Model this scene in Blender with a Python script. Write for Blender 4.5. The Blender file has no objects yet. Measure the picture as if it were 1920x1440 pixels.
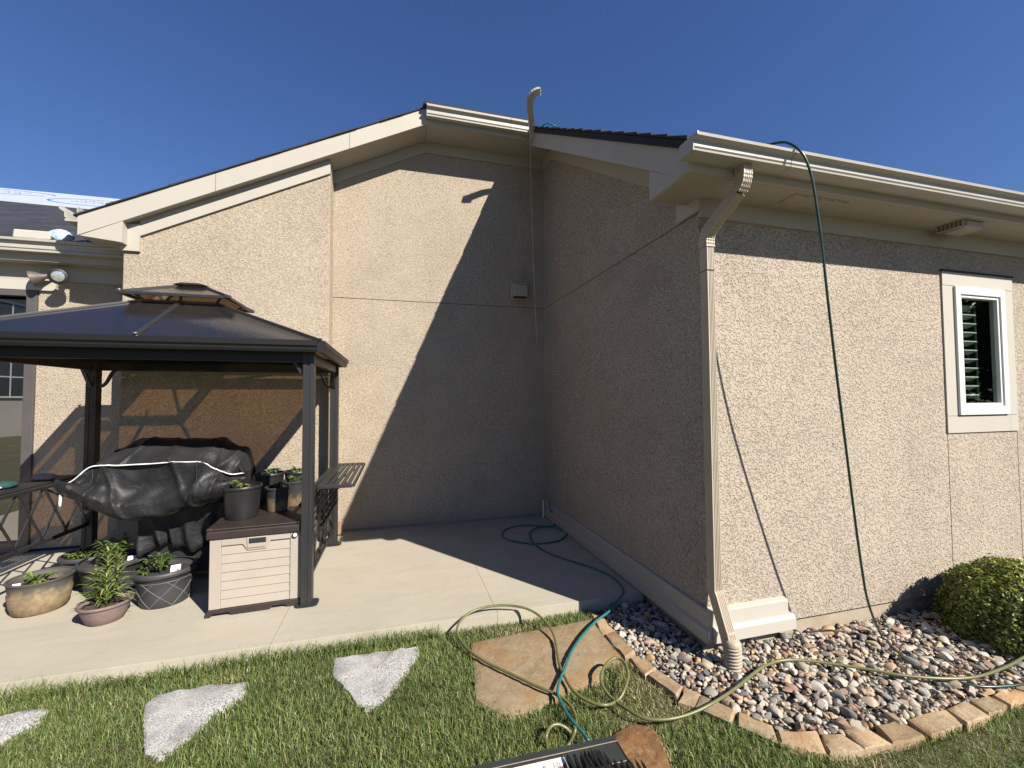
import bpy, bmesh, math, random
import numpy as np
from mathutils import Vector, Matrix
random.seed(7); RNG = np.random.default_rng(7)
scene = bpy.context.scene
COL = scene.collection
PI = math.pi

# ---------------------------------------------------------------- camera
CAM_F = 791.87; CAM_P = np.array((0.0, 0.0, 1.6))
CR = np.array((0.965052, -0.261996, -0.005673)); CU = np.array((-0.003893, -0.035978, 0.999345)); CF = np.array((0.262029, 0.964398, 0.035741))
cd = bpy.data.cameras.new('camera'); cam = bpy.data.objects.new('camera', cd); COL.objects.link(cam)
cd.sensor_width = 36.0; cd.lens = CAM_F / 1920 * 36.0; cd.clip_start = 0.05; cd.clip_end = 500
cam.matrix_world = Matrix(((CR[0], CU[0], -CF[0], 0), (CR[1], CU[1], -CF[1], 0), (CR[2], CU[2], -CF[2], 1.6), (0, 0, 0, 1)))
scene.camera = cam

def at(x, y, X=None, Y=None, Z=None):
    """world point where the sight line of photo pixel (x, y) meets a plane (used to place things when modelling)"""
    d = CF * CAM_F + CR * (x - 960) - CU * (y - 720)
    t = (X - CAM_P[0]) / d[0] if X is not None else (Y - CAM_P[1]) / d[1] if Y is not None else (Z - CAM_P[2]) / d[2]
    return CAM_P + d * t

# ---------------------------------------------------------------- sky, sun, exposure
SUN_EL = math.radians(38.0); SUN_AZ = math.radians(145.4)
w = bpy.data.worlds.new('World'); scene.world = w; w.use_nodes = True
nt = w.node_tree; bg = nt.nodes['Background']
sky = nt.nodes.new('ShaderNodeTexSky'); sky.sky_type = 'NISHITA'; sky.sun_disc = False
sky.sun_elevation = SUN_EL; sky.sun_rotation = SUN_AZ; sky.altitude = 0; sky.air_density = 1.5; sky.dust_density = 0.0; sky.ozone_density = 6.0
tint = nt.nodes.new('ShaderNodeMix'); tint.data_type = 'RGBA'; tint.blend_type = 'MULTIPLY'; tint.inputs[0].default_value = 1.0; tint.inputs[7].default_value = (.59, .69, 1.0, 1)
nt.links.new(sky.outputs[0], tint.inputs[6]); nt.links.new(tint.outputs[2], bg.inputs[0]); bg.inputs[1].default_value = 0.05
sl = bpy.data.lights.new('sun', 'SUN'); sl.energy = 5.0; sl.angle = math.radians(0.53); sl.color = (1.0, 0.935, 0.83)
so = bpy.data.objects.new('sun', sl); COL.objects.link(so)
sd = Vector((math.sin(SUN_AZ) * math.cos(SUN_EL), math.cos(SUN_AZ) * math.cos(SUN_EL), math.sin(SUN_EL)))
so.location = sd * 30; so.rotation_euler = sd.to_track_quat('Z', 'Y').to_euler()
vs = scene.view_settings; vs.view_transform = 'Standard'; vs.look = 'None'; vs.gamma = 1.0; vs.use_curve_mapping = False; vs.exposure = 1.0
scene.cycles.max_bounces = 8; scene.cycles.transparent_max_bounces = 16

# ---------------------------------------------------------------- materials
class NB:
    def __init__(s, name):
        s.m = bpy.data.materials.new(name); s.m.use_nodes = True; s.t = s.m.node_tree; s.p = s.t.nodes['Principled BSDF']; s._co = None
    def n(s, typ, **k):
        o = s.t.nodes.new(typ)
        for a, v in k.items():
            if a[0] == 'i' and a[1:].isdigit(): o.inputs[int(a[1:])].default_value = v
            elif a.startswith('in_'): o.inputs[a[3:].replace('_', ' ')].default_value = v
            else: setattr(o, a, v)
        return o
    def l(s, a, b): s.t.links.new(a, b)
    def co(s, scale=(1, 1, 1), rot=(0, 0, 0), kind='Object'):
        if s._co is None: s._co = s.n('ShaderNodeTexCoord')
        if tuple(scale) == (1, 1, 1) and tuple(rot) == (0, 0, 0): return s._co.outputs[kind]
        mp = s.n('ShaderNodeMapping'); mp.inputs['Scale'].default_value = scale; mp.inputs['Rotation'].default_value = rot
        s.l(s._co.outputs[kind], mp.inputs[0]); return mp.outputs[0]
    def noise(s, scale, detail=3, rough=.55, dist=0, vec=None):
        o = s.n('ShaderNodeTexNoise'); o.inputs['Scale'].default_value = scale; o.inputs['Detail'].default_value = detail
        o.inputs['Roughness'].default_value = rough; o.inputs['Distortion'].default_value = dist
        s.l(vec if vec is not None else s.co(), o.inputs['Vector']); return o.outputs['Fac']
    def ramp(s, fac, stops, interp='LINEAR'):
        r = s.n('ShaderNodeValToRGB'); r.color_ramp.interpolation = interp
        el = r.color_ramp.elements
        while len(el) < len(stops): el.new(0.5)
        for e, (p, c) in zip(el, stops):
            e.position = p; e.color = (c, c, c, 1) if isinstance(c, (int, float)) else (*c, 1)
        s.l(fac, r.inputs[0]); return r.outputs[0]
    def mix(s, fac, a, b, mode='MIX'):
        m = s.n('ShaderNodeMix', data_type='RGBA', blend_type=mode)
        for i, v in ((0, fac), (6, a), (7, b)):
            if isinstance(v, (int, float)): m.inputs[i].default_value = v
            elif isinstance(v, tuple): m.inputs[i].default_value = (*v, 1)
            else: s.l(v, m.inputs[i])
        return m.outputs[2]
    def math(s, op, a, b=0.0):
        m = s.n('ShaderNodeMath', operation=op)
        for i, v in ((0, a), (1, b)):
            if isinstance(v, (int, float)): m.inputs[i].default_value = v
            else: s.l(v, m.inputs[i])
        return m.outputs[0]
    def bump(s, h, strength=.5, dist=.005, prev=None):
        b = s.n('ShaderNodeBump'); b.inputs['Strength'].default_value = strength; b.inputs['Distance'].default_value = dist
        s.l(h, b.inputs['Height'])
        if prev is not None: s.l(prev, b.inputs['Normal'])
        return b.outputs[0]
    def done(s, col=None, rough=.8, normal=None, metallic=0, spec=.5, **k):
        p = s.p
        if col is not None:
            if isinstance(col, tuple): p.inputs['Base Color'].default_value = (*col, 1)
            else: s.l(col, p.inputs['Base Color'])
        if isinstance(rough, (int, float)): p.inputs['Roughness'].default_value = rough
        else: s.l(rough, p.inputs['Roughness'])
        p.inputs['Metallic'].default_value = metallic; p.inputs['Specular IOR Level'].default_value = spec
        if normal is not None: s.l(normal, p.inputs['Normal'])
        for a, v in k.items(): p.inputs[a.replace('_', ' ')].default_value = v
        return s.m
M = {}
def simple(name, col, rough=.6, var=.12, nscale=6, bump=.0, bscale=60, metallic=0, spec=.5, bdist=.003, streak=None):
    b = NB(name)
    f = b.noise(nscale, 4, .6)
    lo = tuple(c * (1 - var) for c in col); hi = tuple(min(1, c * (1 + var)) for c in col)
    c = b.ramp(f, [(.3, lo), (.7, hi)])
    nm = None
    if bump > 0:
        nm = b.bump(b.noise(bscale, 3, .6, vec=b.co(streak) if streak else None), bump, bdist)
    M[name] = b.done(c, rough, nm, metallic, spec); return M[name]

def stucco(name, col, scale=52, dist=.006, edge=.07):
    b = NB(name)
    n1 = b.noise(scale, 2.2, .5, .7)
    plate = b.ramp(n1, [(.475 - edge, 0.0), (.475, .93), (.58, 1.0)], 'EASE')
    n2 = b.noise(scale * 4, 2, .6)
    h = b.math('ADD', plate, b.math('MULTIPLY', n2, .16))
    nm = b.bump(h, 1.0, dist)
    big = b.noise(1.3, 4, .6)
    c = b.ramp(big, [(.3, tuple(v * .92 for v in col)), (.7, tuple(min(1, v * 1.05) for v in col))])
    c = b.mix(b.ramp(b.noise(4.5, 6, .7, .5), [(.48, 0.0), (.72, .30)]), c, tuple(v * .74 for v in col))
    sz_ = b.n('ShaderNodeSeparateXYZ'); ge_ = b.n('ShaderNodeNewGeometry'); b.l(ge_.outputs['Position'], sz_.inputs[0])
    spl = b.math('ADD', sz_.outputs['Z'], b.math('MULTIPLY', b.noise(6, 5, .7), .35))
    c = b.mix(b.ramp(spl, [(.12, .35), (.36, 0.0)]), c, tuple(v * .62 for v in col))
    streak = b.noise(1.0, 4, .6, vec=b.co((5, 5, .35)))
    c = b.mix(b.ramp(streak, [(.5, 0.0), (.78, .22)]), c, tuple(v * .72 for v in col))
    fine = b.noise(scale * 7, 2, .6)
    c = b.mix(.12, c, b.ramp(fine, [(.3, .12), (.7, .75)]), 'SOFT_LIGHT')
    M[name] = b.done(c, .92, nm, spec=.2); return M[name]
stucco('stucco', (.41, .346, .268), 80, .0085, .065)
stucco('stucco_coarse', (.398, .342, .278), 58, .0125, .07)

def trim(name, col):
    b = NB(name)
    g = b.noise(1, 5, .7, .6, b.co((3, 90, 90)))
    c = b.mix(b.ramp(b.noise(2.2, 4), [(.35, 0.0), (.75, .35)]), col, tuple(v * .86 for v in col))
    M[name] = b.done(c, .62, b.bump(g, .25, .0015), spec=.3)
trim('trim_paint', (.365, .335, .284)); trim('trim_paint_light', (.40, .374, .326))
simple('gutter_paint', (.375, .354, .316), .38, .06, 3, spec=.5)
simple('downspout_paint', (.37, .315, .24), .42, .08, 4, spec=.5)
simple('vinyl_white', (.60, .60, .58), .35, .03, 4)
simple('dark_gap', (.035, .03, .026), .9)
simple('foundation', (.30, .25, .185), .9, .18, 9, .3, 70)
simple('shingle', (.022, .023, .03), .9, .35, 30, .6, 220)
def underlay():
    b = NB('underlay_black'); f = b.noise(3, 5, .65); c = b.ramp(f, [(.35, (.014, .015, .02)), (.7, (.035, .036, .045))])
    c = b.mix(b.ramp(b.noise(26, 2), [(.68, 0.0), (.74, .6)]), c, (.16, .14, .12))
    M['underlay_black'] = b.done(c, .75, b.bump(b.noise(9, 4), .4, .01))
underlay()
simple('underlay_white', (.34, .38, .46), .55, .06, 3, .4, 8, bdist=.01)
simple('print_blue', (.05, .12, .42), .6)
def concrete():
    b = NB('concrete'); f = b.noise(1.6, 6, .62); c = b.ramp(f, [(.3, (.34, .31, .25)), (.55, (.36, .325, .262)), (.75, (.385, .352, .288))])
    st = b.noise(2.3, 7, .72, .8, b.co((.6, 2.2, 1)))
    c = b.mix(b.ramp(st, [(.48, 0.0), (.70, .42)]), c, (.265, .235, .185))
    c = b.mix(b.ramp(b.noise(9, 6, .75, .4), [(.56, 0.0), (.72, .30)]), c, (.23, .20, .155))
    c = b.mix(b.ramp(b.noise(75, 2, .5), [(.685, 0.0), (.72, .55)]), c, (.23, .20, .165))
    c = b.mix(.25, c, b.ramp(b.noise(240, 2), [(.3, .25), (.7, .75)]), 'SOFT_LIGHT')
    nm = b.bump(b.noise(190, 3, .65), .35, .002, b.bump(b.noise(14, 4), .15, .004))
    M['concrete'] = b.done(c, .86, nm, spec=.25)
concrete()
def soil():
    b = NB('soil'); c = b.ramp(b.noise(60, 4), [(.3, (.025, .017, .012)), (.7, (.09, .06, .042))]); M['soil'] = b.done(c, .95, b.bump(b.noise(90, 4), 1, .01))
soil()
def gravel_soil():
    b = NB('gravel_soil'); c = b.ramp(b.noise(120, 4, .8), [(.35, (.04, .032, .026)), (.65, (.22, .18, .145))]); M['gravel_soil'] = b.done(c, .95, b.bump(b.noise(160, 4), 1, .01))
gravel_soil()
def lawn():
    b = NB('lawn_soil'); f = b.noise(1.7, 4); c = b.ramp(b.noise(45, 4), [(.3, (.035, .04, .014)), (.7, (.12, .11, .045))])
    c = b.mix(b.ramp(f, [(.5, 0.0), (.7, .7)]), c, (.17, .125, .07)); M['lawn_soil'] = b.done(c, .95, b.bump(b.noise(80, 4), 1, .015))
lawn()
def attrmat(name, attr='tint', rough=.6, spec=.35, trans=0, bump=None, speck=0):
    b = NB(name); a = b.n('ShaderNodeAttribute', attribute_name=attr); c = a.outputs['Color']
    if speck:
        c = b.mix(speck, c, b.ramp(b.noise(150, 3, .7), [(.3, .2), (.7, .8)]), 'OVERLAY')
    nm = b.bump(b.noise(bump[0], 4), bump[1], bump[2]) if bump else None
    m = b.done(c, rough, nm, spec=spec)
    if trans:
        tr = b.n('ShaderNodeBsdfTranslucent'); b.l(c, tr.inputs[0]); mx = b.n('ShaderNodeMixShader'); mx.inputs[0].default_value = trans
        b.l(b.p.outputs[0], mx.inputs[1]); b.l(tr.outputs[0], mx.inputs[2]); b.l(mx.outputs[0], b.t.nodes['Material Output'].inputs[0])
    M[name] = m
attrmat('blades', rough=.5, spec=.3, trans=.28)
attrmat('leaves', rough=.42, spec=.45, trans=.22)
attrmat('gravel', rough=.7, spec=.3, bump=(90, .35, .003), speck=.45)
ROCKS = [tuple(v * .84 for v in c) for c in [(.42, .37, .30), (.30, .27, .23), (.43, .385, .31), (.24, .23, .215), (.38, .28, .20), (.31, .20, .145), (.45, .41, .35), (.18, .175, .17), (.44, .35, .24), (.35, .31, .27), (.50, .47, .41), (.25, .175, .13), (.40, .35, .29), (.46, .31, .17), (.36, .32, .26), (.15, .13, .115)]]
def rockmat():
    b = NB('river_rock'); oi = b.n('ShaderNodeObjectInfo')
    c = b.ramp(oi.outputs['Random'], [(i / len(ROCKS), c) for i, c in enumerate(ROCKS)], 'CONSTANT')
    c = b.mix(.5, c, b.ramp(b.noise(45, 4, .7), [(.3, .2), (.7, .8)]), 'OVERLAY')
    M['river_rock'] = b.done(c, .68, b.bump(b.noise(70, 4), .35, .003), spec=.3)
rockmat()
def sandstone(name, cols, sc=7):
    b = NB(name); oi = b.n('ShaderNodeObjectInfo'); f = b.noise(sc * 2.2, 9, .74, .9)
    c = b.ramp(f, [(.28, cols[0]), (.5, cols[1]), (.72, cols[2])])
    rust = b.noise(sc * .8, 6, .7, .6)
    c = b.mix(b.ramp(rust, [(.48, 0.0), (.62, .75)]), c, cols[3])
    c = b.mix(b.ramp(b.noise(90, 4, .7), [(.56, 0.0), (.70, .55)]), c, tuple(v * .45 for v in cols[0]))
    c = b.mix(b.ramp(b.math('FRACT', b.math('MULTIPLY', oi.outputs['Random'], 7.31)), [(.45, 0.0), (.95, .55)]), c, cols[3]); hv = b.n('ShaderNodeHueSaturation'); b.l(c, hv.inputs['Color']); b.l(b.math('ADD', b.math('MULTIPLY', oi.outputs['Random'], .5), .78), hv.inputs['Value']); c = hv.outputs[0]
    nm = b.bump(b.noise(38, 5, .7), .5, .006, b.bump(b.noise(7, 4, .6, .5), .6, .02))
    M[name] = b.done(c, .85, nm, spec=.2)
sandstone('edging_sandstone', [(.19, .14, .09), (.29, .225, .145), (.37, .30, .205), (.29, .175, .09)])
sandstone('tan_flagstone', [(.20, .15, .09), (.275, .215, .135), (.33, .27, .185), (.26, .155, .07)], 4)
sandstone('brown_flagstone', [(.075, .038, .018), (.17, .095, .045), (.30, .20, .11), (.20, .095, .036)], 9)
def granite():
    b = NB('grey_granite'); c = b.ramp(b.noise(150, 3, .75), [(.38, (.06, .055, .055)), (.47, (.33, .32, .31)), (.58, (.49, .48, .465))])
    band = b.noise(1, 3, .6, .4, b.co((2.5, 9, 1), (0, 0, .9)))
    c = b.mix(b.ramp(band, [(.5, 0.0), (.62, .55)]), c, (.385, .37, .35))
    c = b.mix(b.ramp(b.noise(4, 5, .7), [(.48, 0.0), (.66, .65)]), c, (.17, .155, .15))
    M['grey_granite'] = b.done(c, .8, b.bump(b.noise(85, 4, .7), .45, .004), spec=.3)
granite()
simple('gazebo_metal', (.021, .0205, .021), .46, .1, 5, spec=.5)
simple('gazebo_metal_dark', (.0085, .0085, .009), .5, .1, 5, spec=.4); simple('bolt_metal', (.75, .74, .72), .3, metallic=.9)  # darker copy of the gazebo metal, for eave rails and two beams
def polycarb():
    b = NB('polycarbonate'); t = b.t
    tr = b.n('ShaderNodeBsdfTransparent'); tr.inputs[0].default_value = (.50, .395, .27, 1)
    gl = b.n('ShaderNodeBsdfGlossy'); gl.inputs['Roughness'].default_value = .07; gl.inputs['Color'].default_value = (.95, .95, 1, 1)
    wv = b.n('ShaderNodeTexWave', wave_type='BANDS', bands_direction='X'); wv.inputs['Scale'].default_value = 26; b.l(b.co(), wv.inputs[0])
    nm = b.bump(wv.outputs['Fac'], .12, .003)
    b.l(nm, gl.inputs['Normal'])
    df = b.n('ShaderNodeBsdfDiffuse'); df.inputs[0].default_value = (.050, .052, .056, 1)
    m0 = b.n('ShaderNodeMixShader'); m0.inputs[0].default_value = .24; b.l(tr.outputs[0], m0.inputs[1]); b.l(df.outputs[0], m0.inputs[2])
    fr = b.n('ShaderNodeFresnel'); fr.inputs[0].default_value = 1.58; ge = b.n('ShaderNodeNewGeometry'); frf = b.math('MULTIPLY', fr.outputs[0], b.math('SUBTRACT', 1.0, ge.outputs['Backfacing']))
    m1 = b.n('ShaderNodeMixShader'); b.l(b.math('ADD', frf, .03), m1.inputs[0]); b.l(m0.outputs[0], m1.inputs[1]); b.l(gl.outputs[0], m1.inputs[2])
    b.l(m1.outputs[0], t.nodes['Material Output'].inputs[0]); M['polycarbonate'] = b.m
polycarb()
def glass(name, tint, base_refl=.06):
    b = NB(name); tr = b.n('ShaderNodeBsdfTransparent'); tr.inputs[0].default_value = (*tint, 1)
    gl = b.n('ShaderNodeBsdfGlossy'); gl.inputs['Roughness'].default_value = .005
    fr = b.n('ShaderNodeFresnel'); fr.inputs[0].default_value = 1.5; ge = b.n('ShaderNodeNewGeometry'); frf = b.math('MULTIPLY', b.math('ADD', fr.outputs[0], base_refl), b.math('SUBTRACT', 1.0, ge.outputs['Backfacing']))
    m1 = b.n('ShaderNodeMixShader'); b.l(frf, m1.inputs[0]); b.l(tr.outputs[0], m1.inputs[1]); b.l(gl.outputs[0], m1.inputs[2])
    b.l(m1.outputs[0], b.t.nodes['Material Output'].inputs[0]); M[name] = b.m
glass('window_glass', (.72, .78, .75), .05); glass('door_glass', (.40, .42, .41), .42)
def fabric():
    b = NB('cover_fabric'); c = b.ramp(b.noise(5, 4), [(.3, (.011, .011, .012)), (.7, (.019, .019, .021))])
    rid = b.math('ABSOLUTE', b.math('SUBTRACT', b.noise(4.5, 3, .5, 1.6), .5))
    nm = b.bump(b.ramp(rid, [(0.0, 1.0), (.05, .4), (.2, 0.0)]),   .18, .02, b.bump(b.noise(400, 1), .12, .001))
    M['cover_fabric'] = b.done(c, b.ramp(b.noise(6, 3), [(.3, .50), (.7, .66)]), nm, spec=.38)
fabric()
simple('piping', (.75, .75, .74), .4, .05)
simple('resin_beige', (.325, .285, .238), .5, .04, 5, .1, 160)
simple('resin_brown', (.027, .0185, .016), .5, .15, 6, .25, 200)
simple('knob_dark', (.02, .02, .02), .5)
simple('pot_charcoal', (.036, .036, .038), .55, .2, 7, .2, 90)
simple('pot_black', (.016, .016, .017), .4, .2, 9, .12, 60)
simple('pot_line', (.13, .13, .13), .5, .2, 20)
def stained(name, base, dirt, z0, z1):
    b = NB(name); sx = b.n('ShaderNodeSeparateXYZ'); b.l(b.co(), sx.inputs[0])
    h = b.n('ShaderNodeMapRange'); h.inputs['From Min'].default_value = z0; h.inputs['From Max'].default_value = z1; b.l(sx.outputs['Z'], h.inputs[0])
    n = b.noise(11, 5, .7, .6); s = b.math('ADD', h.outputs[0], b.math('MULTIPLY', b.math('SUBTRACT', n, .5), 1.5))
    dc = b.ramp(b.noise(26, 5, .7), [(.3, tuple(v * .55 for v in dirt)), (.65, dirt)])
    c = b.mix(b.ramp(s, [(.35, 1.0), (.75, 0.0)]), base, dc)
    M[name] = b.done(c, .7, b.bump(b.noise(60, 3), .2, .003), spec=.3)
stained('pot_mineral', (.075, .068, .06), (.26, .195, .115), .09, .235)
stained('pot_soiled', (.024, .024, .024), (.17, .12, .07), .02, .15)
def wicker():
    b = NB('pot_wicker'); sx = b.n('ShaderNodeSeparateXYZ'); b.l(b.co(), sx.inputs[0])
    ck = b.n('ShaderNodeTexVoronoi'); ck.inputs['Scale'].default_value = 75; b.l(b.co(), ck.inputs[0])
    c = b.ramp(b.noise(9, 4), [(.3, (.14, .105, .098)), (.7, (.20, .15, .14))])
    M['pot_wicker'] = b.done(c, .6, b.bump(b.math('SUBTRACT', 1.0, ck.outputs[0]), .35, .004), spec=.3)
wicker()
simple('tag_white', (.78, .77, .74), .5, .03); simple('tag_red', (.35, .10, .08), .5)
simple('hose_olive', (.115, .118, .045), .38, .15, 9, spec=.5); simple('hose_green', (.010, .040, .026), .32, .12, 9, spec=.6); simple('hose_teal', (.018, .125, .125), .34, .12, 9, spec=.5)
simple('wire', (.42, .40, .37), .5)
simple('bark', (.10, .07, .045), .9, .3, 20, .6, 50)
simple('lamp_bronze', (.085, .066, .058), .55, .15); simple('lens', (.70, .72, .72), .12, .3, 60, .6, 40, metallic=.75)
simple('brick_clay', (.30, .165, .11), .9, .2, 20, .5, 80); simple('pvc', (.62, .61, .57), .4)
simple('cloth_white', (.7, .7, .68), .8); simple('cloth_teal', (.006, .05, .045), .8); simple('glove_pink', (.34, .24, .21), .85, .15, 30, .5, 40)
simple('bag_blue', (.40, .52, .62), .25, .35, 14, .6, 20, bdist=.02)
simple('case_plastic', (.030, .035, .032), .45, .12, 10, .2, 150); simple('case_highlight', (.34, .25, .20), .6, .2, 20); simple('tine', (.012, .013, .012), .45)
simple('sticker', (.72, .70, .68), .45, .03); simple('print_brown', (.26, .14, .12), .6); simple('print_grey', (.35, .33, .33), .6); simple('print_navy', (.10, .10, .16), .6)
simple('door_bronze', (.075, .066, .066), .45, .1, 4); simple('shutter', (.70, .70, .66), .5, .03); simple('interior', (.012, .014, .013), .9)
simple('blind', (.36, .34, .30), .7, .05)
simple('far_wall', (.50, .46, .41), .9, .08, 1); simple('far_trim', (.75, .74, .70), .6); simple('far_glass', (.05, .06, .07), .1); simple('far_roof', (.10, .09, .085), .9, .2, 8)
simple('far_rock', (.5, .45, .38), .9, .3, 12)

# ---------------------------------------------------------------- mesh helpers
class MB:
    def __init__(s): s.v = []; s.f = []; s.mi = []
    def add(s, vs, fs, mi=0):
        o = len(s.v); s.v += [tuple(map(float, p)) for p in vs]; s.f += [tuple(i + o for i in f) for f in fs]; s.mi += [mi] * len(fs); return s
    def box(s, x0, x1, y0, y1, z0, z1, mi=0):
        return s.add([(x0, y0, z0), (x1, y0, z0), (x1, y1, z0), (x0, y1, z0), (x0, y0, z1), (x1, y0, z1), (x1, y1, z1), (x0, y1, z1)],
                     [(3, 2, 1, 0), (4, 5, 6, 7), (0, 1, 5, 4), (1, 2, 6, 5), (2, 3, 7, 6), (3, 0, 4, 7)], mi)
    def prism(s, poly, ax, a0, a1, mi=0):
        """poly in the two other axes (in order), extruded along axis ax from a0 to a1"""
        n = len(poly)
        def P(u, v, a): return (a, u, v) if ax == 0 else (u, a, v) if ax == 1 else (u, v, a)
        vs = [P(u, v, a0) for u, v in poly] + [P(u, v, a1) for u, v in poly]
        fs = [tuple(range(n)), tuple(range(2 * n - 1, n - 1, -1))] + [(i + n, (i + 1) % n + n, (i + 1) % n, i) for i in range(n)]
        return s.add(vs, fs, mi)
    def beam(s, p, q, w, h, up=(0, 0, 1), mi=0):
        p = Vector(p); q = Vector(q); d = (q - p).normalized(); sd = d.cross(Vector(up)).normalized(); u = sd.cross(d).normalized()
        vs = []
        for c in (p, q):
            for a, b in ((-1, -1), (1, -1), (1, 1), (-1, 1)): vs.append(c + sd * a * w / 2 + u * b * h / 2)
        return s.add(vs, [(3, 2, 1, 0), (4, 5, 6, 7), (0, 1, 5, 4), (1, 2, 6, 5), (2, 3, 7, 6), (3, 0, 4, 7)], mi)
    def lathe(s, prof, c=(0, 0, 0), n=36, mi=0, sx=1, sy=1, wob=None):
        vs = []; fs = []
        for r, z in prof:
            for k in range(n):
                a = 2 * PI * k / n; rr = r * (wob(a, z) if wob else 1); vs.append((c[0] + rr * math.cos(a) * sx, c[1] + rr * math.sin(a) * sy, c[2] + z))
        for i in range(len(prof) - 1):
            for k in range(n): fs.append((i * n + k, i * n + (k + 1) % n, (i + 1) * n + (k + 1) % n, (i + 1) * n + k))
        fs.append(tuple(range(n - 1, -1, -1))); fs.append(tuple((len(prof) - 1) * n + k for k in range(n)))
        return s.add(vs, fs, mi)
    def sweep(s, path, prof, up=(0, 0, 1), mi=0, scale=None):
        P = [Vector(p) for p in path]; n = len(prof); vs = []; fs = []
        for i, p in enumerate(P):
            t = (P[min(i + 1, len(P) - 1)] - P[max(i - 1, 0)]).normalized(); sd = t.cross(Vector(up)).normalized(); u = sd.cross(t).normalized(); k = scale[i] if scale else 1
            vs += [p + sd * a * k + u * b * k for a, b in prof]
        for i in range(len(P) - 1):
            for k in range(n): fs.append((i * n + k, i * n + (k + 1) % n, (i + 1) * n + (k + 1) % n, (i + 1) * n + k))
        fs += [tuple(range(n - 1, -1, -1)), tuple((len(P) - 1) * n + k for k in range(n))]
        return s.add(vs, fs, mi)
    def tube(s, path, r, n=8, mi=0):
        P = [Vector(p) for p in path]; vs = []; fs = []; u = None
        for i, p in enumerate(P):
            t = (P[min(i + 1, len(P) - 1)] - P[max(i - 1, 0)]).normalized()
            if u is None: u = t.orthogonal().normalized()
            else:
                u = (u - t * u.dot(t)); u = u.normalized() if u.length > 1e-6 else t.orthogonal().normalized()
            b = t.cross(u); rr = r[i] if isinstance(r, (list, tuple)) else r
            vs += [p + (u * math.cos(2 * PI * k / n) + b * math.sin(2 * PI * k / n)) * rr for k in range(n)]
        for i in range(len(P) - 1):
            for k in range(n): fs.append((i * n + k, i * n + (k + 1) % n, (i + 1) * n + (k + 1) % n, (i + 1) * n + k))
        fs += [tuple(range(n - 1, -1, -1)), tuple((len(P) - 1) * n + k for k in range(n))]
        return s.add(vs, fs, mi)

def wloc(o):
    v = Vector((0, 0, 0)); m = o.matrix_basis.copy(); p = o.parent
    while p is not None: m = p.matrix_basis @ m; p = p.parent
    return m
def obj(name, mb, mat, parent=None, local=False, smooth=False, bev=0, tints=None):
    """one mesh object; vertices given in world space unless local=True"""
    me = bpy.data.meshes.new(name)
    vs = mb.v
    if parent is not None and not local:
        inv = wloc(parent).inverted(); vs = [tuple(inv @ Vector(v)) for v in vs]
    off = None
    if parent is None and not local:
        a = np.array(vs); off = Vector(((a[:, 0].min() + a[:, 0].max()) / 2, (a[:, 1].min() + a[:, 1].max()) / 2, a[:, 2].min())); vs = [tuple(Vector(v) - off) for v in vs]
    me.from_pydata(vs, [], mb.f)
    mats = mat if isinstance(mat, (list, tuple)) else [mat]
    for m in mats: me.materials.append(M[m] if isinstance(m, str) else m)
    if len(mats) > 1: me.polygons.foreach_set('material_index', mb.mi)
    if smooth: me.polygons.foreach_set('use_smooth', [True] * len(me.polygons))
    if tints is not None:
        at_ = me.attributes.new('tint', 'FLOAT_COLOR', 'POINT'); at_.data.foreach_set('color', np.asarray(tints, np.float32).ravel())
    bm = bmesh.new(); bm.from_mesh(me)
    if tints is None and not smooth or bev: bmesh.ops.recalc_face_normals(bm, faces=bm.faces)
    elif tints is None: bmesh.ops.recalc_face_normals(bm, faces=bm.faces)
    bm.to_mesh(me); bm.free(); me.update()
    o = bpy.data.objects.new(name, me); COL.objects.link(o)
    if off is not None: o.location = off
    if parent is not None: o.parent = parent
    if bev:
        md = o.modifiers.new('bevel', 'BEVEL'); md.width = bev; md.segments = 2; md.limit_method = 'ANGLE'; md.angle_limit = math.radians(40)
    if smooth == 'auto' or smooth == 1: pass
    return o
def autosmooth(o, ang=35):
    me = o.data; bm = bmesh.new(); bm.from_mesh(me)
    for f in bm.faces: f.smooth = True
    for e in bm.edges:
        if len(e.link_faces) == 2 and e.calc_face_angle(0) > math.radians(ang): e.smooth = False
    bm.to_mesh(me); bm.free(); return o
def tag(o, label=None, cat=None, group=None, kind=None):
    for k, v in (('label', label), ('category', cat), ('group', group), ('kind', kind)):
        if v: o[k] = v
    return o
def thing(name, label, cat, loc=(0, 0, 0), rz=0, group=None, kind=None):
    o = bpy.data.objects.new(name, None); COL.objects.link(o); o.empty_display_size = .1; o.location = loc; o.rotation_euler = (0, 0, rz)
    return tag(o, label, cat, group, kind)
def catmull(pts, k=6):
    P = [np.array(p, float) for p in pts]; P = [2 * P[0] - P[1]] + P + [2 * P[-1] - P[-2]]; out = []
    for i in range(1, len(P) - 2):
        a, b, c, d = P[i - 1:i + 3]
        for j in range(k):
            t = j / k; out.append(.5 * ((2 * b) + (c - a) * t + (2 * a - 5 * b + 4 * c - d) * t * t + (-a + 3 * b - 3 * c + d) * t ** 3))
    out.append(P[-2]); return out

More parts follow.
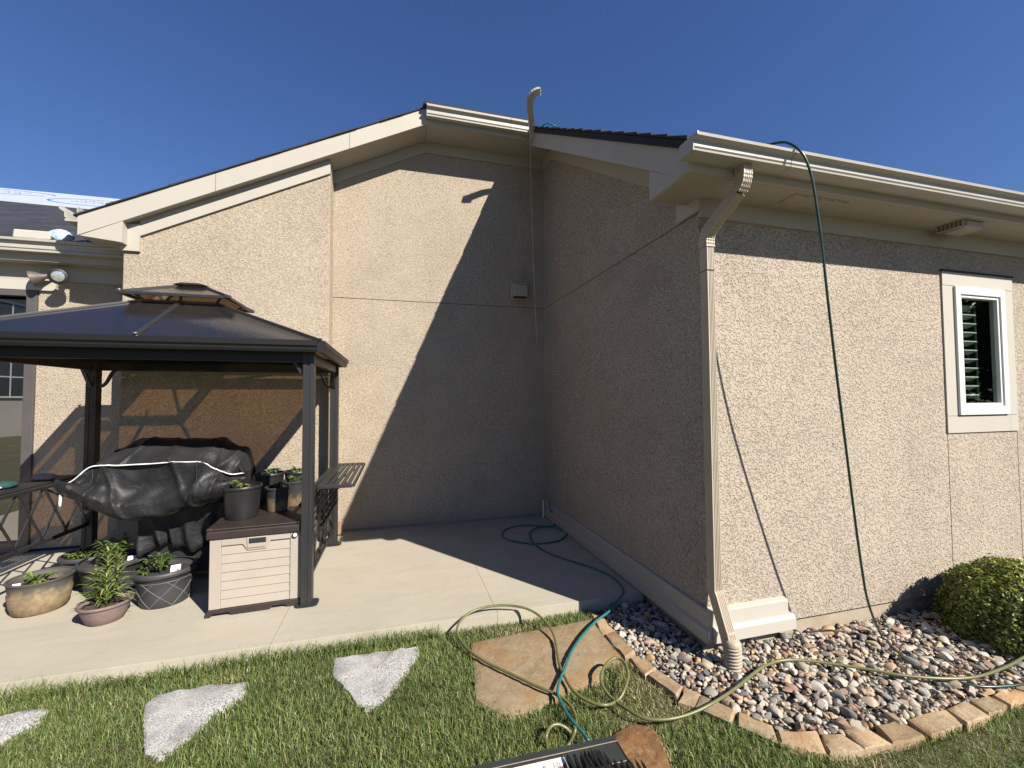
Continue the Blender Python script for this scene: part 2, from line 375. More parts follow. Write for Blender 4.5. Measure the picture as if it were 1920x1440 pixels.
# ================================================================ SETTING
Z_LAWN = -0.10
mb = MB(); mb.add([(-70, -70, Z_LAWN), (70, -70, Z_LAWN), (70, 70, Z_LAWN), (-70, 70, Z_LAWN)], [(0, 1, 2, 3)])
tag(obj('lawn', mb, 'lawn_soil'), kind='structure')
patio = thing('patio', None, None, (0, 4.3, 0), kind='structure')
xs = [-5.39, -3.86, -2.33, -0.80, 0.73, 1.972]
for i in range(5):
    m = MB(); m.box(xs[i] + (.0016 if i == 3 or i < 3 else .0006), xs[i + 1] - (.0006 if i == 3 else .0016), 3.14, 5.78 if i < 2 else 5.56, -.13, 0); obj('patio_slab', m, 'concrete', patio, bev=.002)
m = MB(); m.box(-5.38, 1.965, 3.16, 5.9, -.16, -.02); obj('slab_joint_filler', m, 'dark_gap', patio)

# ================================================================ HOUSE
house = thing('house', 'tan stucco house with cream fascia boards, gutters and dark roof', 'house', (0, 5.5, 0))
YB, YW, XI, XR = 5.55, 2.41, 1.985, 1.67
zf = lambda x: 4.41 + .5 * (x + .795)           # underside of the left rake fascia
zr = lambda y: 3.18 + .66 * (y - 2.524)         # underside of the right wing's rake fascia
def part(name, m, mat, parent=house, **k): return obj(name, m, mat, parent, **k)
m = MB(); m.box(-.79, XI, YB, YB + .2, .03, 2.861); part('wall_panel', m, 'stucco')
m = MB(); m.prism([(-.79, 2.869), (XI, 2.869), (XI, 4.98), (.345, 4.98), (-.79, zf(-.79))], 1, YB, YB + .2); part('wall_panel', m, 'stucco')
m = MB(); m.box(-.76, XI, YB + .012, YB + .1, 2.861, 2.869); part('wall_joint', m, 'dark_gap')
m = MB(); m.box(-2.70, XI, YB + .02, YB + .18, -.12, .03); part('foundation', m, 'foundation')
YU = 5.27
m = MB(); m.prism([(-2.77, .03), (-.77, .03), (-.77, zf(-.77) - .002), (-2.60, zf(-2.60) - .002), (-2.77, zf(-2.60) - .05)], 1, YU, YB + .2); tag(part('wall_panel', m, 'stucco', bev=.012), 'stucco wall panel standing forward behind the gazebo')
# recessed wall on the left with the patio door
YL = 5.75
m = MB(); m.box(-3.77, -2.70, YL, YL + .2, .03, 3.12); part('wall_panel', m, 'stucco')
m = MB(); m.box(-7.5, -3.77, YL, YL + .2, 2.82, 3.12); part('wall_panel', m, 'stucco')
m = MB(); m.box(-7.5, -2.772, YL - .02, YL, 2.920, 3.088); part('frieze_board', m, 'trim_paint')
m = MB(); m.box(-7.5, -3.606, YL - .032, YL, 2.808, 2.916); part('door_head_trim', m, 'trim_paint_light')
m = MB(); m.box(-7.5, -2.772, 5.60, YL, 3.088, 3.11); part('soffit', m, 'trim_paint')
m = MB(); m.box(-7.5, -2.772, 5.575, 5.60, 3.087, 3.26); part('fascia_board', m, 'trim_paint')
# sliding door
door = obj('sliding_door', MB().box(-3.86, -3.77, YL - .03, YL + .08, 0, 2.806).box(-6.3, -6.2, YL - .03, YL + .08, 0, 2.806).box(-6.2, -3.86, YL - .03, YL + .08, 2.74, 2.806).box(-6.2, -3.86, YL - .03, YL + .08, 2.10, 2.20).box(-6.2, -3.86, YL - .03, YL + .08, 0, .12).box(-5.10, -5.02, YL - .02, YL + .07, .12, 2.10), 'door_bronze', house, bev=.004)
obj('pane', MB().box(-5.02, -3.86, YL + .02, YL + .028, .12, 2.10), 'door_glass', door); obj('pane', MB().box(-6.2, -5.10, YL + .02, YL + .028, .12, 2.10), 'door_glass', door)
obj('transom_pane', MB().box(-6.2, -3.86, YL + .02, YL + .028, 2.20, 2.706), 'door_glass', door)
obj('roller_shade', MB().box(-6.15, -3.88, YL + .06, YL + .075, 2.20, 2.62).box(-6.15, -3.88, YL + .045, YL + .08, 2.62, 2.65), 'blind', door)
m = MB(); m.box(-6.5, -3.8, YL + .6, YL + .7, 0, 3.1); part('room_wall', m, 'interior')
# wing: front wall panels, side wall panels
m = MB(); m.box(XI, 4.336, YW, YW + .15, .037, 2.861); part('wall_panel', m, 'stucco_coarse')
m = MB(); m.box(4.344, 5.206, YW, YW + .15, .037, 1.33); part('wall_panel', m, 'stucco_coarse')
m = MB(); m.box(5.214, 9.0, YW, YW + .15, .037, 2.90); part('wall_panel', m, 'stucco_coarse')
m = MB(); m.box(4.336, 5.214, YW, YW + .15, 2.60, 2.90); part('wall_panel', m, 'stucco_coarse')
for jx in (4.336, 5.206): part('wall_joint', MB().box(jx, jx + .008, YW + .012, YW + .1, .04, 1.32), 'dark_gap')
m = MB(); m.box(XI, XI + .15, YW + .151, YB - .001, .02, 2.861); part('wall_panel', m, 'stucco_coarse')
m = MB(); m.prism([(YW, 2.869), (YB - .001, 2.869), (YB - .001, 4.97), (5.24, 4.97), (2.19 + .22, zr(2.41) - .005), (YW, zr(2.41) - .01)], 0, XI, XI + .15); part('wall_panel', m, 'stucco_coarse')
m = MB(); m.box(XI + .012, XI + .1, YW + .02, YB, 2.861, 2.869); part('wall_joint', m, 'dark_gap')
m = MB(); m.box(XI + .012, 9.0, YW + .026, YW + .2, -.4, .03).box(XI + .012, XI + .2, YW + .2, YB, -.4, .02); part('foundation', m, 'foundation')
# skirting boards of the wing
m = MB(); m.prism([(1.985, .10), (1.985, .21), (1.962, .21), (1.955, .2), (1.955, .10)], 1, 2.372, YB - .01); part('skirt_board', m, 'trim_paint')
m = MB(); m.prism([(1.985, .012), (1.985, .104), (1.953, .104), (1.936, .092), (1.936, .012)], 1, 2.365, YB - .01); part('skirt_board', m, 'trim_paint')
m = MB(); m.prism([(2.41, .104), (2.41, .212), (2.376, .205), (2.372, .195), (2.372, .104)], 0, 1.987, 2.615); part('skirt_board', m, 'trim_paint_light')
m = MB(); m.prism([(2.41, .012), (2.41, .106), (2.366, .106), (2.345, .085), (2.345, .012)], 0, 1.987, 2.652); part('skirt_board', m, 'trim_paint_light')
# --- left rake: fascia, soffit, frieze
poly = lambda xs0, f0, f1: [(x, f0(x)) for x in xs0] + [(x, f1(x)) for x in reversed(xs0)]
m = MB(); m.prism(poly([-3.09, .345], zf, lambda x: zf(x) + .2), 1, 5.15, 5.18); part('fascia_board', m, 'trim_paint_light')
m = MB(); m.prism(poly([-3.09, .345], lambda x: zf(x) + .004, lambda x: zf(x) + .022), 1, 5.18, YB + .1); part('soffit', m, 'trim_paint')
m = MB(); m.prism(poly([-2.62, -.768], lambda x: zf(x) - .165, zf), 1, 5.245, YU + .01); part('frieze_board', m, 'trim_paint_light')
m = MB(); m.box(-.790, -.768, YU, YB - .02, zf(-.78) - .165, zf(-.78) - .004); part('frieze_board', m, 'trim_paint')
m = MB(); m.prism(poly([-.77, .37], lambda x: zf(x) - .14, zf), 1, YB - .022, YB); part('frieze_board', m, 'trim_paint')
m = MB(); m.box(-2.785, -2.615, 5.24, YU + .01, 3.17, zf(-2.7) - .002); part('frieze_board', m, 'trim_paint_light')
m = MB(); m.prism([(-3.075, 3.262), (-2.72, 3.225), (-2.72, zf(-2.72) - .003)], 1, 5.153, 5.9); part('eave_return', m, 'trim_paint_light')
# left eave gutter stub of that roof, seen end-on
def gutter_profile(s=1.0):
    return [(0, 0), (.080 * s, 0), (.082 * s, .016 * s), (.073 * s, .020 * s), (.073 * s, .029 * s), (.084 * s, .033 * s), (.085 * s, .074 * s), (.118 * s, .100 * s), (.121 * s, .124 * s), (.108 * s, .127 * s), (.106 * s, .118 * s), (.078 * s, .088 * s), (.07 * s, .05 * s), (.06 * s, .008 * s), (.008 * s, .008 * s), (.008 * s, .127 * s), (0, .127 * s)]
m = MB(); m.prism([(-3.095 - u * 1.25, 3.40 + v * 1.15) for u, v in gutter_profile(1.05)], 1, 5.16, 5.62); part('gutter', m, 'gutter_paint')
# upper gutter, fascia, soffit, frieze (horizontal run)
m = MB(); m.box(.345, 1.70, 5.15, 5.18, 4.975, 5.16); part('fascia_board', m, 'trim_paint')
m = MB(); m.box(.345, XI, 5.18, YB + .1, 4.977, 4.995); part('soffit', m, 'trim_paint')
m = MB(); m.box(.37, XI, YB - .022, YB, 4.836, 4.977); part('frieze_board', m, 'trim_paint')
gut = MB().prism([(5.15 - u, 5.03 + v) for u, v in gutter_profile()], 0, .335, 1.64); g1 = part('gutter', gut, 'gutter_paint')
obj('gutter_seam', MB().prism([(5.15 - u * 1.006, 5.03 + v * 1.004 - .0004) for u, v in gutter_profile()], 0, 1.38, 1.3825), 'dark_gap', g1)
obj('gutter_end_cap', MB().prism([(5.148, 5.029), (5.068, 5.029), (5.063, 5.105), (5.027, 5.135), (5.027, 5.158), (5.148, 5.158)], 0, .329, .335), 'gutter_paint', g1)
# --- right wing rake
m = MB(); m.prism([(2.105, 2.9605), (2.1905, 2.9605), (5.12, zr(5.12)), (5.12, zr(5.12) + .2), (2.105, zr(2.105) + .2)], 0, XR, XR + .03); part('fascia_board', m, 'trim_paint_light')
m = MB(); m.prism([(2.19, zr(2.19) + .004), (5.24, 4.979), (5.24, 4.999), (2.19, zr(2.19) + .024)], 0, XR + .03, XI + .02); part('soffit', m, 'trim_paint')
m = MB(); m.prism([(2.62, zr(2.62) - .158), (5.19, 4.80), (YB - .022, 4.82), (YB - .022, 4.975), (5.235, 4.975), (2.62, zr(2.62))], 0, XI - .02, XI); part('frieze_board', m, 'trim_paint')
m = MB(); m.box(XI - .022, XI, YW - .022, 2.62, 2.872, zr(2.41)); part('frieze_board', m, 'trim_paint_light')
m = MB(); m.prism([(2.105, 2.956), (2.512, 2.956), (2.512, zr(2.512) - .002), (2.1905, 2.9598), (2.105, 2.9598)], 0, XR + .002, XR + .028); part('eave_return', m, 'trim_paint_light')
m = MB(); m.box(XR + .028, XI - .001, 2.49, 2.512, 2.972, zr(2.5) - .003); part('eave_return', m, 'trim_paint')
m = MB(); m.box(XR + .028, 9.0, 2.135, YW + .1, 2.956, 2.972); soff = part('soffit', m, 'trim_paint')
m = MB(); m.box(XI - .003, 9.0, YW - .02, YW, 2.832, 2.956); part('frieze_board', m, 'trim_paint')
m = MB(); m.box(XR + .03, 9.0, 2.105, 2.135, 2.9575, 3.115); part('fascia_board', m, 'trim_paint')
GW = lambda grow=1.0: [(2.105 - ((u + .039) * grow if u > .02 else u), 3.004 + v * .66) for u, v in gutter_profile()]
g2 = part('gutter', MB().prism(GW(), 0, 1.612, 9.0), 'gutter_paint')
obj('gutter_end_cap', MB().prism([(2.103, 3.003), (1.9845, 3.003), (1.979, 3.053), (1.944, 3.071), (1.944, 3.089), (2.103, 3.089)], 0, 1.606, 1.612), 'gutter_paint', g2)
for gx in (2.305, 5.6): obj('gutter_seam', MB().prism([(y_ if y_ > 2.08 else y_ - .0008, z_ - .0004) for y_, z_ in GW()], 0, gx, gx + .0028), 'dark_gap', g2)
for i in range(8): obj('gutter_hanger', MB().box(1.9 + .8 * i, 1.925 + .8 * i, 1.955, 2.10, 3.072, 3.082), 'gutter_paint', g2)
# --- roofs
roof = part('roof', MB().prism([(2.085, zr(2.085) + .200), (8.5, zr(8.5) + .2), (8.5, zr(8.5) + .235), (2.085, zr(2.085) + .235)], 0, XR - .015, 9.0), 'shingle')
for i in range(19):
    y0 = 2.075 + i * .178; x0 = XR - .026 - random.random() * .012; z0 = zr(y0) + .239
    obj('shingle', MB().prism([(y0, z0 - .0), (y0 + .26, zr(y0 + .26) + .239), (y0 + .26, zr(y0 + .26) + .245), (y0, z0 + .024 + random.random() * .006)], 0, x0, 9.0), 'shingle', roof)
obj('drip_edge', MB().prism([(2.107, zr(2.107) + .178), (5.02, zr(5.02) + .178), (5.02, zr(5.02) + .2), (2.107, zr(2.107) + .2)], 0, XR - .018, XR - .001), 'shingle', roof)
rb = part('roof', MB().prism([(5.06, 5.165), (9.5, 7.4), (9.5, 7.44), (5.06, 5.2)], 0, .30, XR - .03).prism([(x, zf(x) + s) for x, s in ((-3.10, .15), (.30, .15), (.30, .195), (-3.10, .195))], 1, 5.185, 9.5), 'shingle')
for i in range(13):
    x0 = -3.12 + i * .265; obj('shingle', MB().prism([(x0, zf(x0) + .2015), (x0 + .27, zf(x0 + .27) + .2015), (x0 + .27, zf(x0 + .27) + .208 + .006 * random.random()), (x0, zf(x0) + .216 + .006 * random.random())], 1, 5.138 - .010 * random.random(), 9.5), 'shingle', rb)
zl = lambda y: 3.25 + .5 * (y - 5.47)
rl = part('roof', MB().prism([(5.47, zl(5.47)), (8.75, zl(8.75)), (8.75, zl(8.75) + .02), (5.47, zl(5.47) + .02)], 0, -14, -2.78), 'underlay_black')
tag(rl, 'lower left roof stripped to black and white underlayment')
wu = MB().add([(-14, 8.95, zl(8.95)), (-2.78, 8.45, zl(8.45)), (-2.78, 10.9, zl(10.9)), (-14, 10.4, zl(10.4)), (-14, 8.95, zl(8.95) + .026), (-2.78, 8.45, zl(8.45) + .026), (-2.78, 10.9, zl(10.9) + .026), (-14, 10.4, zl(10.4) + .026)], [(3, 2, 1, 0), (4, 5, 6, 7), (0, 1, 5, 4), (1, 2, 6, 5), (2, 3, 7, 6), (3, 0, 4, 7)])
wu = obj('underlayment_sheet', wu, 'underlay_white', rl)
pr = MB()
def ribbon(mbx, pts, wdt, n):
    P = [Vector(p) for p in pts]; vs = []; N = Vector(n)
    for i, p in enumerate(P):
        t = (P[min(i + 1, len(P) - 1)] - P[max(i - 1, 0)]).normalized(); s = N.cross(t).normalized() * wdt / 2; vs += [p - s, p + s]
    mbx.add(vs, [(2 * i, 2 * i + 1, 2 * i + 3, 2 * i + 2) for i in range(len(P) - 1)])
NL = Vector((0, -.447, .894))
for cx_, cy_, rx_, ry_ in ((-7.35, 10.0, .95, .42), (-5.35, 9.55, .75, .55), (-4.4, 9.9, .6, .4)):
    pts = []
    for k in range(33):
        a = 2 * PI * k / 32 * .92 + .2; y = cy_ + ry_ * math.sin(a); pts.append((cx_ + rx_ * math.cos(a), y, zl(y) + .03))
    ribbon(pr, pts, .035, NL)
    for row in range(2):
        for q in range(7):
            x = cx_ - rx_ * .55 + q * rx_ * .17; y0 = cy_ - .12 + row * .22
            ribbon(pr, [(x, y0, zl(y0) + .03), (x + .05, y0 + .09, zl(y0 + .09) + .03), (x + .08, y0 + .01, zl(y0 + .01) + .03)], .025, NL)
obj('print', pr, 'print_blue', rl)
g3 = part('gutter', MB().prism([(5.575 - u, 3.165 + v) for u, v in gutter_profile()], 0, -9.0, -2.775), 'gutter_paint')
for gx in (-3.62, -3.22): obj('gutter_hanger', MB().box(gx, gx + .03, 5.455, 5.57, 3.285, 3.297), 'gutter_paint', g3)
part('roof_flashing', MB().prism([(5.48, 3.295), (5.62, 3.36), (5.62, 3.42), (5.49, 3.385)], 0, -3.83, -3.52), 'trim_paint_light', bev=.01)
# --- wing window
win = obj('window', MB().box(4.33, 4.455, 2.398, YW + .02, 1.443, 2.52).box(5.08, 5.21, 2.398, YW + .02, 1.443, 2.52).box(4.33, 5.21, 2.396, YW + .02, 2.523, 2.636).box(4.33, 5.11, 2.398, YW + .02, 1.303, 1.44).box(5.112, 5.21, 2.398, YW + .02, 1.303, 1.44), 'trim_paint_light', house)
obj('drip_cap', MB().box(4.322, 5.218, 2.386, YW + .02, 2.638, 2.650), 'dark_gap', win)
obj('window_frame', MB().box(4.457, 4.52, 2.380, 2.45, 1.447, 2.518).box(5.015, 5.078, 2.380, 2.45, 1.447, 2.518).box(4.52, 5.015, 2.380, 2.45, 2.452, 2.518).box(4.52, 5.015, 2.380, 2.45, 1.447, 1.52), 'vinyl_white', win, bev=.005)
obj('sash', MB().box(4.522, 4.545, 2.392, 2.445, 1.522, 2.45).box(4.99, 5.013, 2.392, 2.445, 1.522, 2.45).box(4.545, 4.99, 2.392, 2.445, 2.428, 2.45).box(4.545, 4.99, 2.392, 2.445, 1.522, 1.545), 'vinyl_white', win, bev=.003)
obj('pane', MB().box(4.545, 4.99, 2.418, 2.426, 1.545, 2.428), 'window_glass', win)
for i in range(11):
    z = 1.60 + i * .077; obj('shutter_slat', MB().beam((4.50, 2.50, z), (4.86, 2.50, z), .070, .010, up=(0, .42, .91)), 'shutter', win)
obj('shutter_frame', MB().box(4.86, 4.885, 2.48, 2.53, 1.52, 2.46), 'interior', win)
obj('window_recess', MB().box(4.46, 5.30, 2.95, 3.0, 1.36, 2.62).box(4.42, 4.46, 2.452, 3.0, 1.36, 2.62).box(5.08, 5.13, 2.452, 3.0, 1.36, 2.62).box(4.46, 5.08, 2.452, 2.95, 2.565, 2.59).box(4.46, 5.08, 2.452, 2.95, 1.38, 1.42), 'interior', win)
# --- soffit vents
v = obj('soffit_vent', MB().box(2.55, 3.02, 2.165, 2.305, 2.950, 2.957), 'trim_paint', house)
for i in range(4):
    x = 2.57 + i * .115; obj('vent_louver', MB().prism([(x, 2.949), (x + .088, 2.941), (x + .09, 2.945), (x + .01, 2.955)], 1, 2.175, 2.295), 'trim_paint', v); obj('vent_slot', MB().box(x + .089, x + .099, 2.178, 2.292, 2.9485, 2.9502), 'dark_gap', v)
v = obj('vent_hood', MB().prism([(2.06 + .1, 2.955), (2.06 + .1, 2.91), (2.20, 2.895), (2.30, 2.895), (2.345, 2.925), (2.345, 2.955)], 0, 4.20, 4.40), 'trim_paint', house, bev=.01)
for i in range(7): obj('vent_grille_bar', MB().box(4.165, 4.201, 2.165 + i * .026, 2.173 + i * .026, 2.905, 2.955), 'trim_paint', v)
for i in range(3): obj('vent_grille_bar', MB().box(4.163, 4.199, 2.162, 2.33, 2.907 + i * .018, 2.912 + i * .018), 'trim_paint', v)
obj('vent_opening', MB().box(4.19, 4.2005, 2.165, 2.325, 2.907, 2.953), 'dark_gap', v)
v = obj('dryer_vent', MB().box(1.49, 1.73, 5.5, YB, 2.96, 3.20), 'downspout_paint', house, bev=.006)
obj('vent_hood', MB().prism([(5.5, 2.985), (5.41, 2.985), (5.43, 3.15), (5.5, 3.18)], 0, 1.505, 1.70), 'downspout_paint', v, bev=.006)
obj('vent_flap', MB().box(1.515, 1.69, 5.42, 5.5, 2.975, 2.984), 'resin_brown', v)
# --- wing downspout
def rr_prof(w_, d_, rib=True):
    pts = [(-w_, -d_), (w_, -d_), (w_, d_)]
    if rib:
        for k in range(4):
            a = w_ * (.62 - k * .41); pts += [(a + .006, d_), (a + .003, d_ - .003), (a - .003, d_ - .003), (a - .006, d_)]
    return pts + [(-w_, d_)]
XD, YD = 1.988, 2.345
dpath = [(XD + .045, 2.06, 3.04), (XD + .045, 2.06, 2.93), (XD + .044, 2.067, 2.895), (XD + .042, 2.085, 2.865)] 
ds = obj('downspout', MB().sweep([(XD, YD, 2.66), (XD, YD, .40)], rr_prof(.027, .035), up=(0, -1, 0)), 'downspout_paint', house)
def corr(path, k): return [1 + (.05 if (i % 2) else -.02) for i in range(len(path))]
pth = [(XD + .035, 2.06, 3.035), (XD + .035, 2.06, 2.985)] + [tuple(q) for q in catmull([(XD + .035, 2.06, 2.96), (XD + .034, 2.068, 2.91), (XD + .031, 2.095, 2.865)], 5)]
obj('elbow', MB().sweep(pth, rr_prof(.031, .039), up=(0, -1, .0), scale=[1, 1] + corr(pth[2:], 1)), 'downspout_paint', ds)
obj('elbow', MB().sweep([pth[-1], (XD + .008, 2.285, 2.735)], rr_prof(.029, .037), up=(0, -.6, -.8)), 'downspout_paint', ds)
pth = [tuple(q) for q in catmull([(XD + .010, 2.275, 2.742), (XD + .003, 2.322, 2.705), (XD, YD - .002, 2.66), (XD, YD, 2.60)], 5)]
obj('elbow', MB().sweep(pth, rr_prof(.031, .039), up=(0, -1, -.25), scale=corr(pth, 1)), 'downspout_paint', ds)
obj('pipe_joint', MB().sweep([(XD, YD, 2.445), (XD, YD, 2.44)], rr_prof(.0285, .0365, False), up=(0, -1, 0)), 'dark_gap', ds)
obj('elbow', MB().sweep([(XD, YD, .43), (XD, YD, .36), (XD + .004, YD - .012, .33), (XD + .019, YD - .085, .115), (XD + .022, YD - .10, .06)], rr_prof(.029, .037), up=(0, -1, .15)), 'downspout_paint', ds)
prof = [(.040, .0)]; 
for k in range(8):
    z = -.005 + .02 * k; prof += [(.054, z), (.054, z + .006), (.046, z + .010), (.046, z + .015)]
prof += [(.052, .155), (.049, .17), (.040, .185)]
autosmooth(obj('drain_adapter', MB().lathe([(r, z) for r, z in prof], (XD + .026, YD - .115, -.085), 28), 'downspout_paint', ds), 60)
obj('strap', MB().sweep([(XD + .0185, YD - .080, .135), (XD + .0192, YD - .085, .118)], rr_prof(.0315, .0395, False), up=(0, -1, .15)), 'downspout_paint', ds)
for xj in (-1.9, -.55): part('board_joint', MB().prism([(xj, zf(xj) + .002), (xj + .003, zf(xj) + .002), (xj + .003, zf(xj) + .198), (xj, zf(xj) + .198)], 1, 5.1485, 5.1505), 'dark_gap')
obj('staple', MB().box(1.95, 1.956, 2.358, 2.366, .035, .085), 'vinyl_white', house)

# ================================================================ loose things on the house
pth = [tuple(at(x, y, Y=Y)) for x, y, Y in ((999, 262, 5.02), (998, 245, 4.97), (996, 225, 4.87), (993, 203, 4.74))] + [tuple(q) for q in catmull([at(993, 196, Y=4.70), at(994, 186, Y=4.65), at(998, 178, Y=4.61), at(1005, 173, Y=4.58), at(1013, 171, Y=4.57)], 4)]
e = obj('downspout_elbow', MB().sweep(pth, rr_prof(.037, .028), up=(0, -.6, -.8), scale=[1, 1, 1, 1] + corr(pth[4:], 1)), 'gutter_paint')
tag(e, 'loose cream downspout elbow sticking up above the end of the upper gutter', 'downspout elbow')
b_ = obj('gutter_outlet', MB().box(1.645, 1.70, 5.03, 5.15, 4.93, 5.10), 'gutter_paint', house, bev=.01)
wv = MB().tube([(1.635, 5.045, 5.02), (1.64, 5.05, 4.2), (1.66, 5.05, 3.4), (1.69, 5.05, 2.6), (1.705, 5.05, 2.33)], .0038, 5)
tag(obj('cable', wv, 'wire'), 'thin cable hanging straight down from the upper gutter', 'cable')
fl = thing('flood_light', 'twin-headed bronze floodlight fixed under the lower left eave', 'floodlight', (-3.59, 5.72, 2.98))
obj('base', MB().lathe([(.055, -.0), (.055, .035), (.03, .04)], (-3.57, 5.69, 2.98), 20), 'lamp_bronze', fl, smooth=True)
def head(p, d, lens):
    p = Vector(p); d = Vector(d).normalized(); prof = [(0, .018), (.03, .024), (.06, .03), (.09, .05), (.13, .075), (.155, .082), (.158, .078)]
    m_ = MB(); pts = [p + d * a for a, r in prof]; m_.tube(pts, [r for a, r in prof], 24)
    h = autosmooth(obj('lamp_head', m_, 'lamp_bronze', fl), 50)
    if lens:
        obj('lens', MB().tube([p + d * .157, p + d * .162, p + d * .168, p + d * .171], [.068, .066, .04, .008], 24), 'lens', h, smooth=True)
        obj('rim', MB().tube([p + d * .152, p + d * .158, p + d * .165], [.078, .083, .076], 24), 'knob_dark', h, smooth=True)
    obj('arm', MB().tube([(-3.57, 5.69, 2.98), (p.x, p.y, p.z), tuple(p + d * .02)], .016, 10), 'lamp_bronze', fl, smooth=True)
head((-3.50, 5.665, 2.955), (.22, -.85, -.18), True); head((-3.615, 5.665, 2.965), (-.85, -.25, -.35), False)
def crumple(name, c, s, mat, label, cat, seed, flat=1.0):
    r = random.Random(seed); bm = bmesh.new(); bmesh.ops.create_icosphere(bm, subdivisions=3, radius=1)
    ph = [(Vector((r.uniform(-1, 1), r.uniform(-1, 1), r.uniform(-1, 1))).normalized(), r.uniform(3, 9), r.uniform(0, 6)) for _ in range(7)]
    m_ = MB(); vs = []
    for v in bm.verts:
        k = 1 + sum(.09 * abs(math.sin(v.co.dot(a) * f + q)) for a, f, q in ph) - .3
        vs.append((c[0] + v.co.x * s[0] * k, c[1] + v.co.y * s[1] * k, max(c[2], c[2] + s[2] * .8 + v.co.z * s[2] * k)))
    m_.add(vs, [tuple(v.index for v in f.verts) for f in bm.faces]); bm.free()
    return tag(obj(name, m_, mat, smooth=True), label, cat)
crumple('plastic_bag', (-3.47, 5.54, 3.30), (.10, .05, .07), 'bag_blue', 'crumpled bluish plastic bag lying in the lower left gutter', 'bag', 3)
tag(obj('brick', MB().box(-.69, -.635, 5.38, 5.48, .02, .15), 'brick_clay', bev=.004), 'small reddish brick standing at the wall behind the gazebo post', 'brick')
tag(obj('pipe_offcut', MB().tube([(1.90, 5.43, .012), (1.927, 5.50, .215)], .011, 10), 'pvc'), 'short white plastic pipe leaning in the inner corner of the walls', 'pipe')

# ================================================================ GAZEBO
gz = thing('gazebo', 'dark metal grill gazebo with tinted double roof and slatted side shelves', 'gazebo', (-1.785, 4.4, 0))
GX0, GX1, GY0, GY1 = -2.89, -.68, 3.69, 5.10
for x in (GX0, GX1):
    for y in (GY0, GY1):
        m = MB(); hw = .040 if x == GX1 and y == GY0 else .042
        pr_ = [(-hw, -hw), (hw, -hw), (hw, hw), (-hw, hw)]
        pr_ = [(-hw, -hw), (-.012, -hw), (-.009, -hw + .005), (.009, -hw + .005), (.012, -hw), (hw, -hw), (hw, hw), (-hw, hw)]
        m.prism([(x + a, y + b) for a, b in pr_], 2, .008, 1.985)
        pst = obj('post', m, 'gazebo_metal', gz)
        obj('foot_plate', MB().prism([(x + .085 * math.copysign(abs(math.cos(a)) ** .5, math.cos(a)), y + .07 * math.copysign(abs(math.sin(a)) ** .5, math.sin(a))) for a in [2 * PI * k / 20 for k in range(20)]], 2, .001, .009), 'gazebo_metal', pst)
        for sx in (-.066, .066): obj('bolt', MB().lathe([(.009, 0), (.009, .006), (.004, .009)], (x + sx, y - .04, .009), 10), 'gazebo_metal', pst)
EX0, EX1, EY0, EY1 = -3.03, -.545, 3.53, 5.225
ZE = 2.055
# beams under the roof and eave gutters
for y in (GY0, GY1): obj('beam', MB().box(GX0 + .042, GX1 - .042, y - .022, y + .022, 1.905, 1.985), 'gazebo_metal_dark', gz)
for x in (GX0, GX1): obj('beam', MB().box(x - .022, x + .022, GY0 + .042, GY1 - .042, 1.905, 1.985), 'gazebo_metal', gz)
ep = [(0, 0), (.035, .0), (.042, .02), (.042, .034), (.058, .048), (.058, .085), (.05, .09), (0, .09)]
obj('eave_rail', MB().prism([(EY0 + .058 - u, 1.975 + v) for u, v in ep], 0, EX0 + .058, EX1 - .058), 'gazebo_metal_dark', gz)
obj('eave_rail', MB().prism([(EY1 - .058 + u, 1.975 + v) for u, v in ep], 0, EX0 + .058, EX1 - .058), 'gazebo_metal_dark', gz)
obj('eave_rail', MB().prism([(EX1 - .058 + u, 1.975 + v) for u, v in ep], 1, EY0 + .03, EY1 - .03), 'gazebo_metal_dark', gz)
obj('eave_rail', MB().prism([(EX0 + .058 - u, 1.975 + v) for u, v in ep], 1, EY0 + .03, EY1 - .03), 'gazebo_metal_dark', gz)
# lower roof panels and bars
VX0, VX1, VY0, VY1, VZ = -2.06, -1.52, 4.20, 4.58, 2.435
A = [(EX0 + .03, EY0 + .03, ZE), (EX1 - .03, EY0 + .03, ZE), (EX1 - .03, EY1 - .03, ZE), (EX0 + .03, EY1 - .03, ZE)]
B = [(VX0, VY0, VZ), (VX1, VY0, VZ), (VX1, VY1, VZ), (VX0, VY1, VZ)]
def slab(name, P, t, mat, parent):
    P = [Vector(p) for p in P]; n = (P[1] - P[0]).cross(P[2] - P[0]).normalized(); k = len(P)
    if n.z < 0: n = -n
    vs = P + [p + n * t for p in P]
    return obj(name, MB().add(vs, [tuple(range(k))[::-1], tuple(range(k, 2 * k))] + [(i, (i + 1) % k, (i + 1) % k + k, i + k) for i in range(k)]), mat, parent)
MX = (EX0 + EX1) / 2; VM = (VX0 + VX1) / 2; inset = .004
lerp = lambda a, b, t: tuple(np.array(a) * (1 - t) + np.array(b) * t)
midf0, midf1 = (MX, EY0 + .03, ZE), (VM, VY0, VZ); midb0, midb1 = (MX, EY1 - .03, ZE), (VM, VY1, VZ)
for P in ([A[0], midf0, midf1, B[0]], [midf0, A[1], B[1], midf1], [A[1], A[2], B[2], B[1]], [A[2], midb0, midb1, B[2]], [midb0, A[3], B[3], midb1], [A[3], A[0], B[0], B[3]]):
    slab('roof_panel', P, .006, 'polycarbonate', gz)
